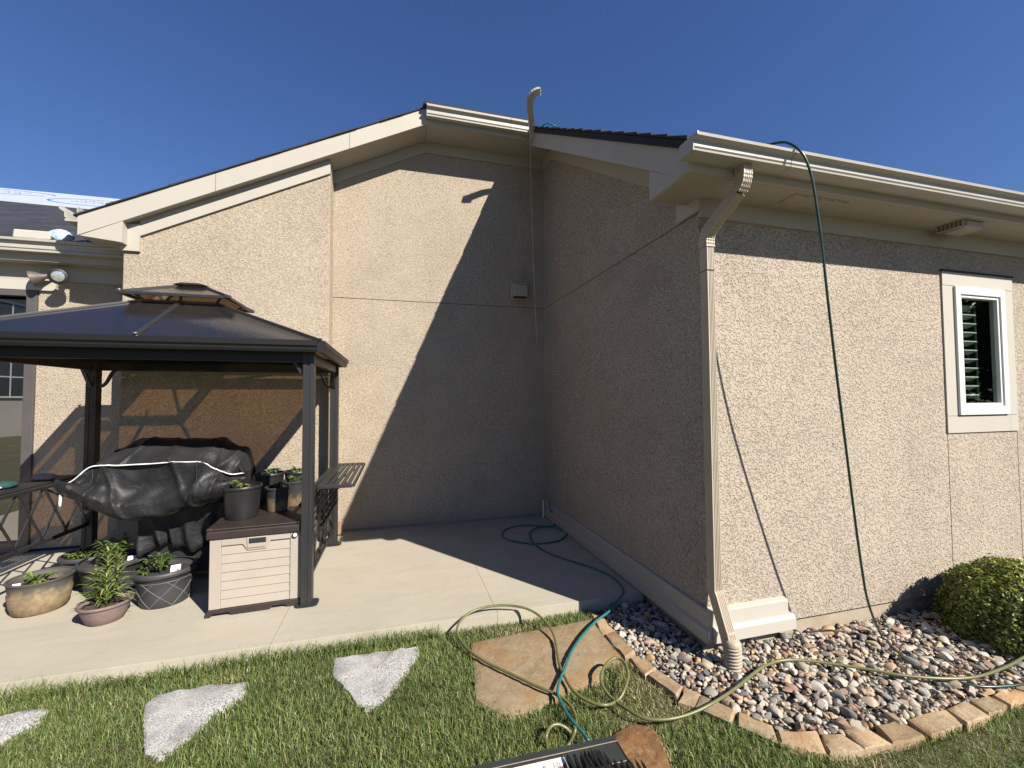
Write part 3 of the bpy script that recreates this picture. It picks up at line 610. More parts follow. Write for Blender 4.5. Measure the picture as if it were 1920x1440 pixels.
for a, b in ((A[0], B[0]), (A[1], B[1]), (A[2], B[2]), (A[3], B[3]), (midf0, midf1), (midb0, midb1)):
    up_ = lambda p: (p[0], p[1], p[2] + .012)
    rb_ = obj('roof_bar', MB().beam(up_(a), up_(b), .034 if a[0] == MX else .020, .018), 'gazebo_metal', gz, bev=.003)
    obj('bolt', MB().lathe([(.012, 0), (.012, .006), (.006, .009)], (a[0], a[1] + (.0 if a[1] > 4 else -.0), a[2] + .024), 10), 'bolt_metal', rb_)
for x0, x1, y in ((VX0, VX1, VY0), (VX0, VX1, VY1)): obj('vent_rail', MB().box(x0, x1, y - .012, y + .012, VZ - .02, VZ + .02), 'gazebo_metal', gz)
for x in (VX0, VX1): obj('vent_rail', MB().box(x - .012, x + .012, VY0 + .012, VY1 - .012, VZ - .02, VZ + .02), 'gazebo_metal', gz)
# upper vent roof
UX0, UX1, UY0, UY1, UZ = -2.17, -1.40, 4.09, 4.70, 2.485
U = [(UX0, UY0, UZ), (UX1, UY0, UZ), (UX1, UY1, UZ), (UX0, UY1, UZ)]; top0, top1 = (-1.87, 4.39, 2.625), (-1.70, 4.39, 2.625)
for P in ([U[0], U[1], top1, top0], [U[1], U[2], top1], [U[2], U[3], top0, top1], [U[3], U[0], top0]): slab('vent_roof_panel', P, .006, 'polycarbonate', gz)
for a, b in ((U[0], top0), (U[1], top1), (U[2], top1), (U[3], top0)):
    vb = obj('vent_roof_bar', MB().beam((a[0], a[1], a[2] + .008), (b[0], b[1], b[2] + .008), .022, .018), 'gazebo_metal', gz)
    obj('bolt', MB().lathe([(.011, 0), (.011, .006), (.005, .009)], (a[0], a[1], a[2] + .018), 10), 'bolt_metal', vb)
    obj('corner_cap', MB().box(a[0] - .022, a[0] + .022, a[1] - .022, a[1] + .022, a[2] - .014, a[2] + .016), 'gazebo_metal', vb, bev=.006)
for P, Q in ((U[0], U[1]), (U[1], U[2]), (U[2], U[3]), (U[3], U[0])): obj('vent_roof_rail', MB().beam((P[0], P[1], P[2] - .002), (Q[0], Q[1], Q[2] - .002), .02, .022), 'gazebo_metal', gz)
obj('ridge_cap', MB().prism([(-1.92, 2.632), (-1.86, 2.652), (-1.71, 2.652), (-1.65, 2.632)], 1, 4.34, 4.44), 'gazebo_metal', gz, bev=.006)
for x, y, u in ((VX0, VY0, U[0]), (VX1, VY0, U[1]), (VX1, VY1, U[2]), (VX0, VY1, U[3]), (VM, VY0, (VM, 4.2, 2.52)), (VM, VY1, (VM, 4.58, 2.52))): obj('vent_strut', MB().beam((x, y, VZ + .015), (x * .45 + u[0] * .55, y * .45 + u[1] * .55, 2.515), .02, .012, up=(.3, 1, 0)), 'gazebo_metal', gz)
# brackets
obj('bracket', MB().beam((GX1 - .045, GY0, 1.80), (GX1 - .155, GY0, 1.975), .02, .028, up=(0, 1, 0)).box(GX1 - .165, GX1 - .04, GY0 - .012, GY0 + .012, 1.952, 1.97), 'gazebo_metal', gz)
obj('bracket', MB().beam((GX1, GY1 - .045, 1.74), (GX1, GY1 - .16, 1.91), .02, .03, up=(1, 0, 0)), 'gazebo_metal', gz)
obj('bracket', MB().beam((GX1, GY0 + .045, 1.74), (GX1, GY0 + .16, 1.91), .02, .03, up=(1, 0, 0)), 'gazebo_metal', gz)
obj('bracket', MB().sweep([tuple(q) for q in catmull([(GX0 + .04, GY1, 1.745), (GX0 + .075, GY1, 1.755), (GX0 + .11, GY1, 1.80), (GX0 + .145, GY1, 1.88), (GX0 + .18, GY1, 1.915)], 4)], [(-.011, -.014), (.011, -.014), (.011, .014), (-.011, .014)], up=(0, 1, 0)), 'gazebo_metal', gz)
obj('bracket', MB().beam((GX0, GY1 - .045, 1.74), (GX0, GY1 - .16, 1.91), .02, .03, up=(1, 0, 0)), 'gazebo_metal', gz)
obj('bracket', MB().sweep([tuple(q) for q in catmull([(GX1 - .04, GY1, 1.745), (GX1 - .075, GY1, 1.755), (GX1 - .11, GY1, 1.80), (GX1 - .145, GY1, 1.88), (GX1 - .18, GY1, 1.915)], 4)], [(-.011, -.014), (.011, -.014), (.011, .014), (-.011, .014)], up=(0, 1, 0)), 'gazebo_metal', gz)
# side shelves with slats and trellis
for sgn, x0 in ((1, GX1 + .05), (-1, GX0 - .05)):
    ya, yb = 3.82, 5.07; zs = .895; wd = .265; xo = x0 + sgn * wd
    fr = MB()
    for y in (ya, yb): fr.box(min(x0, xo), max(x0, xo), y - .012, y + .012, zs - .03, zs)
    for x in (x0, xo): fr.box(min(x, x + sgn * .02), max(x, x + sgn * .02), ya + .012, yb - .012, zs - .03, zs)
    sh = obj('side_shelf', fr, 'gazebo_metal', gz, bev=.004)
    for i in range(5):
        xc = x0 + sgn * (.045 + i * .0475); obj('slat', MB().box(xc - .016, xc + .016, ya + .013, yb - .013, zs - .010, zs + .003), 'gazebo_metal', sh)
    for y in (ya + .25, yb - .25): obj('shelf_brace', MB().beam((x0 + sgn * .0, y, zs - .16), (x0 + sgn * .2, y, zs - .035), .012, .012), 'gazebo_metal', sh)
    xr_ = GX1 if sgn > 0 else GX0
    tr_ = obj('trellis_rail', MB().box(xr_ - .012, xr_ + .012, GY0 + .042, GY1 - .042, .40, .43).box(xr_ - .012, xr_ + .012, GY0 + .042, GY1 - .042, .86, .885), 'gazebo_metal', gz)
    if sgn > 0: obj('trellis_rail', MB().box(xr_ - .012, xr_ + .012, GY0 + .042, GY1 - .042, .16, .185), 'gazebo_metal', gz)
    n_ = 5; st = (GY1 - GY0 - .084) / n_; z0 = .43 if sgn < 0 else .185
    for i in range(n_):
        y = GY0 + .042 + i * st
        obj('lattice_bar', MB().beam((xr_ - .007, y, z0), (xr_ - .007, y + st, .86), .012, .014, up=(1, 0, 0)), 'gazebo_metal', tr_)
        obj('lattice_bar', MB().beam((xr_ + .007, y + st, z0), (xr_ + .007, y, .86), .012, .014, up=(1, 0, 0)), 'gazebo_metal', tr_)
crumple('glove', (-3.06, 4.80, .900), (.085, .05, .030), 'glove_pink', 'crumpled pinkish work glove lying on the left slatted shelf', 'glove', 9)
crumple('cloth', (-3.13, 4.25, .900), (.09, .16, .022), 'cloth_white', 'folded white cloth at the edge of the left shelf', 'cloth', 12)
crumple('cloth', (-3.08, 4.42, .900), (.07, .07, .03), 'cloth_teal', 'dark teal cloth bunched beside the white cloth on the left shelf', 'cloth', 14)

# ================================================================ GRILL under its cover
gr = thing('grill', 'barbecue grill under a wrinkled black cover with white piping', 'grill', (-1.95, 4.42, 0))
def sstep(a, b, x): t = max(0, min(1, (x - a) / (b - a))); return t * t * (3 - 2 * t)
NX, NV = 150, 46
def fold(u, v):
    g = lambda x, s_: math.exp(-abs(x) / s_ * 1.1)
    big = .030 * math.sin(1.3 * u + 1.1 * v + .8 * math.sin(.9 * u + v)) * math.sin(.55 * v + .2)
    # a few long creases: from the lid corners down to the hem, and slack swags along the front
    cr = 0.0
    for a, b_, c_, s_, h_ in ((1.25, .32, .6, .16, .030), (1.75, -.28, .2, .13, .022), (4.55, .36, -.3, .15, .034), (4.05, -.30, .5, .12, .022), (5.2, .22, .2, .11, .020), (.55, .16, .3, .13, .018), (5.55, -.2, -.1, .10, .016)):
        cr += h_ * g(u - (a + b_ * (v - 1.5) + .08 * math.sin(2 * v + c_)), s_)
    sw = .020 * g(v - (.95 + .22 * math.cos((u - 3) * 1.05)), .16) + .016 * g(v - (1.75 + .18 * math.cos((u - 2.6) * 1.4)), .13) + .008 * math.sin(6 * u + 3 * math.sin(2.2 * v)) * math.sin(3 * v)
    return 1.25 * big + 1.35 * cr + 1.0 * sw
mbx = MB(); vs = []
XL, XRG = -2.575, -1.335
for i in range(NX + 1):
    u = i / NX; x = XL + (XRG - XL) * u
    k = sstep(.03, .20, u) * (1 - sstep(.76, .97, u))
    end = max(0, 1 - min(u, 1 - u) / .05)
    k2 = max(0, min(1, (u - .08) / .20, (1.0 - u) / .20)); zt = .955 + .14 * min(1, u / .08, (1 - u) / .03) + .155 * k2; zh = .84 - .21 * sstep(0, .40, u) + .12 * sstep(.42, 1, u); zp = .945 + .135 * k
    yf = 4.10 + .05 * end + .03 * (1 - k) + .10 * sstep(.8, 1, u); yb_ = 4.72 - .05 * end
    # section: hem -> bulge -> piping line -> top front -> top back -> back hem
    sec = [(yf + .055, zh), (yf + .0, zh + .055), (yf - .005, zh + .14), (yf + .035 + .03 * k, (zh + zp) / 2 + .04), (yf + .055, zp - .02), (yf + .058, zp), (yf + .085, zp + .012), (4.33, zp * .45 + zt * .55), (4.49, zt), (4.62, zt - .012), (yb_ - .02, zp - .03), (yb_, zh + .1)]
    c = catmull([np.array((x, y, z)) for y, z in sec], 4); 
    for j, p in enumerate(c):
        v = j / (len(c) - 1); d = fold(u * 6.0, v * 6.0)
        amp = (1 - .75 * math.exp(-((v - .47) / .05) ** 2)); 
        vs.append((p[0] + (.4 * d if 0 < i < NX else 0), p[1] - d * 1.3 * amp * (1 if v < .6 else .4), p[2] + d * .5 * amp))
nv = len(c)
fs = [(i * nv + j, (i + 1) * nv + j, (i + 1) * nv + j + 1, i * nv + j + 1) for i in range(NX) for j in range(nv - 1)]
fs += [tuple(range(nv)), tuple(NX * nv + j for j in range(nv - 1, -1, -1))]
cov = obj('cover', mbx.add(vs, fs), 'cover_fabric', gr, smooth=True); autosmooth(cov, 70)
jp = 20
pts = [Vector(vs[i * nv + jp]) + Vector((0, -.009, .006)) for i in range(NX + 1)]
obj('piping', MB().tube(pts, .0055, 6), 'piping', cov, smooth=True)
for ii in (27, 115): obj('seam', MB().tube([Vector(vs[ii * nv + j]) + Vector((0, -.002, .001)) for j in range(3, 34)], .0035, 5), 'cover_fabric', cov, smooth=True)
obj('tie_strap', MB().tube([(XL + .03, 4.155, .87), (XL + .035, 4.14, .80), (XL + .03, 4.155, .77)], .009, 6), 'piping', cov, smooth=True)
# lower skirt hanging in folds over the dark box below
mbx = MB(); vs = []; NU = 60
for i in range(NU + 1):
    u = i / NU; x = -2.13 + .64 * u
    for j in range(9):
        v = j / 8; z = .72 - v * (.46 - .1 * abs(math.sin(u * 5)))
        y = 4.33 + .045 * abs(math.sin(u * 15 + .6 * math.sin(v * 4))) * (.35 + v) - .05 * (1 - v) * math.sin(u * 3.1) + .006 * math.sin(33 * u + 5 * v)
        vs.append((x + .03 * v * math.sin(9 * u), y, z))
fs = [(i * 9 + j, (i + 1) * 9 + j, (i + 1) * 9 + j + 1, i * 9 + j + 1) for i in range(NU) for j in range(8)]
sk = obj('skirt_cloth', mbx.add(vs, fs), 'cover_fabric', gr, smooth=True); sk.modifiers.new('thickness', 'SOLIDIFY').thickness = .004
obj('cart_dark_fill', MB().box(-2.08, -1.50, 4.42, 4.70, .08, .74), 'knob_dark', gr)  # near-black box put in to darken the space under the cover
for x in (-2.05, -1.53):
    for y in (4.45, 4.67): obj('leg', MB().box(x - .02, x + .02, y - .02, y + .02, 0, .08), 'knob_dark', gr)

# ================================================================ STORAGE BOX
db = thing('storage_box', 'beige louvred resin storage box with dark brown lid and base', 'storage box', (-1.04, 3.675, 0), math.radians(3.7))
DL = 1.18
obj('body', MB().box(-.297, .297, .022, DL, .05, .565), 'resin_beige', db, local=True)
obj('front_frame', MB().box(-.302, -.228, .0, .021, .05, .565).box(.236, .302, .0, .021, .05, .565).prism([(-.228, .565), (-.228, .512), (-.088, .512), (-.058, .462), (.070, .462), (.100, .520), (.236, .520), (.236, .565)], 1, .0, .021), 'resin_beige', db, local=True, bev=.004)
for i in range(7):
    z0 = .052 + i * .0655; z1 = z0 + .064
    obj('louver', MB().prism([(.022, z1), (.022, z0), (.007, z0), (.013, z1)], 0, -.227, .235), 'resin_beige', db, local=True)
for i in range(7):
    z0 = .06 + i * .07; obj('louver', MB().prism([(.297, z0), (.306, z0), (.302, z0 + .066), (.297, z0 + .066)], 1, .09, DL - .08), 'resin_beige', db, local=True)
obj('corner_trim', MB().box(.302, .311, .0, .075, .05, .565).box(.302, .311, DL - .07, DL, .05, .565), 'resin_beige', db, local=True, bev=.003)
hd = obj('handle', MB().prism([(-.062, .560), (-.056, .480), (.064, .480), (.086, .560)], 1, -.008, .0), 'resin_beige', db, local=True, bev=.004)
obj('handle_opening', MB().prism([(-.045, .552), (-.045, .514), (.070, .514), (.070, .552)], 1, -.0095, -.0078), 'knob_dark', hd, local=True)
obj('base', MB().prism([(-.325, .0), (-.29, .0), (-.27, .022), (-.17, .022), (-.15, 0), (.10, 0), (.12, .022), (.20, .022), (.22, 0), (.325, 0), (.308, .05), (-.308, .05)], 1, -.012, DL + .01), 'resin_brown', db, local=True, bev=.003)
lid = obj('lid', MB().box(-.322, .322, -.014, DL + .015, .567, .625).box(-.300, .300, .01, DL - .01, .625, .640), 'resin_brown', db, local=True, bev=.008)
obj('lid_rib', MB().box(-.322, -.285, -.012, DL, .625, .650).box(.285, .322, -.012, DL, .625, .650), 'resin_brown', lid, local=True, bev=.008)
lk = obj('lock_knob', MB().tube([(.272, -.010, .548), (.272, -.017, .548)], .021, 20), 'knob_dark', db, local=True)
obj('lock_face', MB().tube([(.272, -.016, .548), (.272, -.021, .548)], .014, 20), 'vinyl_white', lk, local=True)

# ================================================================ POTS AND PLANTS
class Leaves:
    def __init__(s): s.mb = MB(); s.t = []
    def strap(s, p, az, ln, wd, el, droop, col, segs=5):
        p = Vector(p); d = Vector((math.cos(az), math.sin(az), 0)); sd = Vector((-math.sin(az), math.cos(az), 0)); vs = []
        e = el
        for i in range(segs + 1):
            t = i / segs; wv_ = wd * (.55 + .9 * t if t < .4 else .91 * (1 - ((t - .4) / .6) ** 1.6)) * .5 + .0004
            dn = Vector((0, 0, 1)) * math.cos(e) - d * math.sin(e)
            vs += [p - sd * wv_ + dn * wv_ * .35, p, p + sd * wv_ + dn * wv_ * .35]
            p = p + (d * math.cos(e) + Vector((0, 0, 1)) * math.sin(e)) * ln / segs; e -= droop / segs
        fs = []
        for i in range(segs): fs += [(3 * i, 3 * i + 1, 3 * i + 4, 3 * i + 3), (3 * i + 1, 3 * i + 2, 3 * i + 5, 3 * i + 4)]
        s.mb.add(vs, fs); s.t += [(*col, 1)] * len(vs)
    def stem(s, pts, r, col):
        n0 = len(s.mb.v); s.mb.tube(pts, r, 5); s.t += [(*col, 1)] * (len(s.mb.v) - n0)
    def build(s, name, parent, local=True): return obj(name, s.mb, 'leaves', parent, local=local, smooth=True, tints=s.t)
def jit(c, k=.2): f = 1 + random.uniform(-k, k); return (c[0] * f * random.uniform(.9, 1.1), c[1] * f, c[2] * f * random.uniform(.8, 1.2))
def seedling(L, c, h, n, spread, col, leaf=.05):
    for i in range(n):
        az = random.uniform(0, 2 * PI); out = spread * random.uniform(.3, 1); hh = h * random.uniform(.55, 1)
        p0 = Vector(c); p2 = p0 + Vector((math.cos(az) * out, math.sin(az) * out, hh)); p1 = p0 * .5 + p2 * .5 + Vector((0, 0, hh * .18))
        pts = [p0, p1, p2]; L.stem(pts, .0022, jit((.10, .16, .04)))
        for k in range(7):
            t = .35 + .65 * k / 6; q = p0 * (1 - t) ** 2 + p1 * 2 * t * (1 - t) + p2 * t * t
            for sgn in ((-1, 1) if k < 6 else (0,)):
                L.strap(q, az + sgn * random.uniform(.7, 1.3), leaf * random.uniform(.6, 1.15), leaf * .48, random.uniform(-.1, .7), random.uniform(.3, 1.2), jit(col, .3), 3)
                if random.random() < .6: L.strap(q, az + sgn * random.uniform(.1, .6), leaf * random.uniform(.4, .8), leaf * .34, random.uniform(0, .8), .7, jit(col, .3), 3)
def pot(name, label, loc, prof, mat, soil_r, soil_z, cat='potted plant', group=None, n=44, wob=None, rz=0):
    t = thing(name, label, cat, loc, rz, group)
    inner = [(prof[-1][0] - .012, prof[-1][1] - .002)] + [(r - .012, z) for r, z in reversed(prof[:-1]) if z > soil_z - .03]
    p_ = obj('pot', MB().lathe(prof + inner, n=n, wob=wob), mat, t, local=True); autosmooth(p_, 45)
    sv = MB(); R_ = soil_r; rings = 5; vs = [(0, 0, soil_z + .008)]; fs = []
    for r in range(1, rings + 1):
        for k in range(24): a = 2 * PI * k / 24; vs.append((R_ * r / rings * math.cos(a), R_ * r / rings * math.sin(a), soil_z + random.uniform(-.008, .008)))
    fs += [(0, 1 + k, 1 + (k + 1) % 24) for k in range(24)]
    for r in range(rings - 1): fs += [(1 + r * 24 + k, 1 + (r + 1) * 24 + k, 1 + (r + 1) * 24 + (k + 1) % 24, 1 + r * 24 + (k + 1) % 24) for k in range(24)]
    obj('soil', sv.add(vs, fs), 'soil', t, local=True, smooth=True)
    return t, p_
def plant_tag(t, x, y, z, rz=0.3, s=1.0):
    c_, s_ = math.cos(rz), math.sin(rz); w2 = .028 * s
    vs = []
    for dy in (0, .0015):
        for dx, dz in ((-w2, 0), (w2, 0), (w2, .045 * s), (-w2, .045 * s)): vs.append((x + dx * c_ - dy * s_, y + dx * s_ + dy * c_ + dz * .35, z + dz))
    g = obj('plant_tag', MB().add(vs, [(0, 1, 2, 3), (7, 6, 5, 4), (0, 4, 5, 1), (1, 5, 6, 2), (2, 6, 7, 3), (3, 7, 4, 0)]), 'tag_white', t, local=True)
    vs = [(x + dx * c_ + .002 * s_, y + dx * s_ - .002 * c_ + dz * .35, z + dz) for dx, dz in ((w2 * .25, .008), (w2 * .75, .008), (w2 * .75, .022), (w2 * .25, .022))]
    obj('tag_print', MB().add(vs, [(0, 1, 2, 3)]), 'tag_red', g, local=True)
GREEN = (.085, .125, .034); LIME = (.15, .20, .055); DEEP = (.06, .11, .035)
PG = 'potted plants standing on the patio'
# mineral-stained tub, far left
t, p_ = pot('potted_plant', 'wide pot crusted with tan mineral stain holding a small seedling', (-2.66, 4.17, 0), [(.135, 0), (.15, .01), (.168, .07), (.178, .15), (.172, .165), (.178, .21), (.182, .235), (.188, .24), (.188, .252)], 'pot_mineral', .155, .185, group=PG)
L = Leaves(); seedling(L, (.0, -.02, .185), .10, 6, .10, LIME, .05); L.build('seedling', t); plant_tag(t, -.09, -.10, .20, .2, .8)
# lily in basket-weave bowl
t, p_ = pot('potted_plant', 'mauve basket-weave bowl with a spiky upright lily', (-2.06, 3.83, 0), [(.095, 0), (.105, .008), (.128, .06), (.143, .105), (.147, .118), (.156, .122), (.160, .132), (.156, .142)], 'pot_wicker', .135, .118, group=PG)
L = Leaves()
for sx, sy, hh in ((.0, .01, .36), (.04, .03, .30), (-.05, .0, .22), (.03, -.05, .20)):
    L.stem([(sx, sy, .11), (sx * 1.3, sy * 1.3, .11 + hh)], .006, (.13, .19, .05)); nl = int(hh * 140)
    for i in range(nl):
        tt = i / nl; z = .13 + hh * tt; az = i * 2.4 + random.uniform(-.3, .3); ln = .185 * (1 - .6 * tt) * random.uniform(.75, 1.2)
        L.strap((sx * (1 + .3 * tt), sy * (1 + .3 * tt), z), az, ln, .017, .75 + .45 * tt, random.uniform(1.2, 2.0) * (1 - .5 * tt), jit((.115, .16, .042) if random.random() < .7 else (.24, .27, .085), .25), 6)
L.build('lily', t)
# diamond-pattern urn
dp = [(.150, 0), (.158, .01), (.168, .08), (.180, .16), (.192, .23), (.200, .238), (.214, .242), (.218, .258), (.212, .274), (.204, .278)]
t, p_ = pot('potted_plant', 'charcoal pot with raised diamond pattern and a leafy seedling', (-1.79, 4.06, 0), dp, 'pot_charcoal', .175, .205, group=PG)
def rad(z): return np.interp(z, [0, .01, .08, .16, .23], [.150, .158, .168, .180, .192])
lines = MB()
for k in range(7):
    for sgn in (-1, 1):
        pts = []
        for i in range(13): z = .012 + .19 * i / 12; a = 2 * PI * k / 7 + sgn * (i / 12) * 2 * PI / 7 * 1.25; r = rad(z) + .0005; pts.append((r * math.cos(a), r * math.sin(a), z))
        lines.tube(pts, .0026, 5)
pts = [((rad(.202) + .0005) * math.cos(2 * PI * k / 48), (rad(.202) + .0005) * math.sin(2 * PI * k / 48), .202) for k in range(49)]; lines.tube(pts, .0026, 5)
obj('relief_line', lines, 'pot_line', t, local=True)
L = Leaves(); seedling(L, (-.04, .0, .225), .15, 9, .11, GREEN, .055); seedling(L, (-.10, -.03, .225), .08, 4, .08, GREEN, .045); L.build('seedling', t); plant_tag(t, .10, -.09, .25, .35, 1.1)
# pot behind the lily
t, p_ = pot('potted_plant', 'charcoal pot behind the lily with a bushy green seedling and tag', (-2.335, 4.42, 0), [(r * 1.07, z * .97) for r, z in dp], 'pot_charcoal', .2, .215, group=PG)
L = Leaves(); seedling(L, (.02, -.02, .22), .20, 14, .14, GREEN, .06); seedling(L, (.05, -.05, .24), .26, 5, .07, LIME, .05); L.build('seedling', t); plant_tag(t, .13, .0, .22, .3, 1.0)
# pot at back left
t, p_ = pot('potted_plant', 'dark pot at back left beside the trellis with trailing pale leaves', (-2.635, 4.66, 0), [(r * .92, z * .95) for r, z in dp], 'pot_charcoal', .175, .2, group=PG)
L = Leaves()
for i in range(8): seedling(L, (-.12 + .04 * i, -.05 + .02 * i, .21), .07, 3, .06, LIME, .05)
L.build('vine', t)
# nursery pots on the storage box
NG = 'black nursery pots on the storage box lid'
def nursery(label, x, y, r, h, mat, col, n, lf):
    t, p_ = pot('nursery_pot', label, (x, y, .641), [(r * .84, 0), (r * .86, .006), (r * .93, h * .5), (r * .97, h * .88), (r * .975, h * .9), (r * 1.04, h * .91), (r * 1.05, h * .94), (r * 1.045, h * .985), (r * 1.02, h)], mat, r * .93, h * .86, 'nursery pot', NG, wob=lambda a, z: 1 + .006 * math.sin(3 * a + 1))
    L = Leaves(); seedling(L, (0, 0, h * .86), .07, n, r * .6, col, lf); L.build('seedling', t); return t
nursery('large clean black nursery pot at front of the storage box', -1.235, 3.99, .138, .262, 'pot_black', LIME, 6, .045)
nursery('small nursery pot with tan soil stains beside the largest pot', -1.012, 4.16, .098, .205, 'pot_soiled', LIME, 4, .035)
nursery('small nursery pot at the box edge nearest the gazebo post', -.915, 4.33, .105, .225, 'pot_soiled', LIME, 4, .035)
nursery('rear nursery pot with the bushiest bluish seedling', -1.19, 4.60, .125, .262, 'pot_black', (.13, .19, .12), 9, .05)
nursery('rearmost nursery pot next to the right-hand post', -.955, 4.66, .12, .262, 'pot_black', LIME, 4, .04)

# ================================================================ FLAGSTONES, EDGING, GRAVEL
def inpoly(px, py, poly):
    px = np.asarray(px); py = np.asarray(py); r = np.zeros(px.shape, bool); n = len(poly); j = n - 1
    for i in range(n):
        xi, yi = poly[i][:2]; xj, yj = poly[j][:2]
        c = ((yi > py) != (yj > py)) & (px < (xj - xi) * (py - yi) / (yj - yi + 1e-12) + xi); r ^= c; j = i
    return r
def rough_slab(poly, zt, zb, seed, jitter=.006, zn=.006, step=.05, rings=2, dome=.0):
    r = random.Random(seed); P = []
    n = len(poly)
    for i in range(n):
        a = np.array(poly[i][:2]); b = np.array(poly[(i + 1) % n][:2]); k = max(1, int(np.linalg.norm(b - a) / step))
        for q in range(k): P.append(a + (b - a) * q / k + np.array((r.uniform(-jitter, jitter), r.uniform(-jitter, jitter))))
    c = np.mean(P, 0); m_ = MB(); N = len(P); vs = []; fs = []
    for p in P: vs.append((*(p + (p - c) * .03), zb))
    for p in P: vs.append((*p, zt - .008 + r.uniform(-zn, zn) * .4))
    for g in range(rings + 1):
        k = [.94, .6, .3, .15][g] if rings > 1 else [.9, .45][g]
        for p in P: vs.append((*(c + (p - c) * k), zt + r.uniform(-zn, zn) + dome * (1 - k)))
    for g in range(rings + 2): fs += [(g * N + i, g * N + (i + 1) % N, (g + 1) * N + (i + 1) % N, (g + 1) * N + i) for i in range(N)]
    fs.append(tuple((rings + 2) * N + i for i in range(N)))
    return m_.add(vs, fs)
PX = lambda pts, z: [tuple(at(x, y, Z=z)) for x, y in pts]
flag_polys = []
def flagstone(name, pts, z, mat, label, seed, cat, group=None, **k):
    poly = PX(pts, z); flag_polys.append(poly); o = obj(name, rough_slab(poly, z, z - .05, seed, **k), mat); autosmooth(o, 40); return tag(o, label, cat, group)
SG = 'grey granite stepping stones in the lawn'
flagstone('stepping_stone', [(0, 1342), (60, 1328), (96, 1327), (70, 1352), (0, 1393), (-60, 1410), (-90, 1360)], -.074, 'grey_granite', 'grey granite stepping stone cut off by the left edge, farthest left', 1, 'stepping stone', SG, jitter=.008)
flagstone('stepping_stone', [(266, 1330), (288, 1302), (355, 1288), (462, 1276), (459, 1301), (401, 1338), (318, 1411), (297, 1418), (271, 1413)], -.074, 'grey_granite', 'largest grey granite stepping stone, below the patterned pot', 2, 'stepping stone', SG, jitter=.008)
flagstone('stepping_stone', [(625, 1262), (627, 1233), (783, 1210), (786, 1227), (712, 1321), (683, 1328), (673, 1323)], -.074, 'grey_granite', 'triangular grey granite stepping stone near the tan flagstone', 3, 'stepping stone', SG, jitter=.008)
flagstone('flagstone', [(884, 1203), (1107, 1159), (1170, 1234), (1130, 1248), (1128, 1272), (1076, 1290), (1036, 1310), (1012, 1322), (970, 1336), (942, 1335), (893, 1309)], -.066, 'tan_flagstone', 'large pale tan flagstone in the grass with hoses across it', 4, 'flagstone', jitter=.005, zn=.003, rings=3)
flagstone('flagstone', [(1130, 1395), (1155, 1372), (1187, 1354), (1220, 1360), (1240, 1387), (1262, 1440), (1270, 1500), (1150, 1500)], -.070, 'brown_flagstone', 'rough rusty brown flagstone at bottom beside the black case', 5, 'flagstone', jitter=.008, zn=.006, rings=3)
# edging
edging = thing('stone_edging', 'curved row of split tan sandstone blocks edging the river rock bed', 'stone edging', (3.0, 1.6, -.1))
E_ = [[(1104, 1146), (1124, 1150), (1153, 1182), (1132, 1188)], [(1133, 1188), (1154, 1182), (1191, 1222), (1172, 1234)], [(1180, 1233), (1200, 1224), (1229, 1251), (1209, 1264)], [(1216, 1264), (1232, 1255), (1281, 1286), (1270, 1304)], [(1272, 1315), (1283, 1287), (1314, 1299), (1305, 1324)], [(1305, 1322), (1315, 1300), (1378, 1331), (1372, 1354)], [(1380, 1358), (1384, 1335), (1449, 1359), (1460, 1391)], [(1456, 1368), (1532, 1371), (1551, 1411), (1466, 1393)], [(1538, 1372), (1577, 1374), (1622, 1403), (1556, 1414)], [(1583, 1366), (1622, 1359), (1671, 1392), (1624, 1403)], [(1641, 1359), (1686, 1351), (1736, 1380), (1676, 1395)], [(1703, 1347), (1772, 1330), (1810, 1357), (1744, 1380)], [(1769, 1327), (1808, 1313), (1853, 1340), (1814, 1358)], [(1816, 1311), (1853, 1304), (1889, 1322), (1858, 1340)], [(1857, 1302), (1903, 1289), (1952, 1305), (1896, 1326)], [(1908, 1288), (1965, 1270), (2010, 1288), (1956, 1305)], [(1970, 1268), (2030, 1250), (2080, 1268), (2016, 1286)]]
epolys = []
for i, q in enumerate(E_):
    z = -.062 + random.uniform(-.007, .007); P = PX(q, z); epolys.append(P)
    o = obj('edging_stone', rough_slab(P, z, -.17, 40 + i, jitter=.006, zn=.007, step=.07, rings=1), 'edging_sandstone', edging)
    autosmooth(o, 35)
# gravel bed
inner = [tuple(at(x, y, Z=-.07)) for x, y in [(1124, 1150), (1152, 1182), (1190, 1222), (1228, 1251), (1280, 1287), (1313, 1299), (1376, 1332), (1440, 1358), (1530, 1372), (1575, 1374), (1620, 1360), (1685, 1351), (1770, 1331), (1806, 1314), (1851, 1305), (1902, 1290), (1965, 1270), (2030, 1250)]]
bed = [(p[0], p[1]) for p in inner] + [(6.0, 1.95), (6.0, 2.42), (XI, 2.42), (XI, 3.13), (1.66, 3.13)]
outer = [tuple(at(x, y, Z=-.082)) for x, y in [(1104, 1146), (1132, 1188), (1172, 1234), (1209, 1264), (1270, 1305), (1304, 1325), (1372, 1355), (1460, 1391), (1551, 1412), (1622, 1404), (1735, 1382), (1812, 1358), (1895, 1327), (1956, 1306), (2016, 1286)]]
noturf = [(p[0], p[1]) for p in outer] + [(6.5, 1.9), (6.5, 2.6), (XI, 2.6), (XI, 3.2), (1.6, 3.2)]
gb = obj('gravel_bed', MB().prism([(x, y) for x, y in bed], 2, -.16, -.092), 'gravel_soil'); tag(gb, kind='structure')
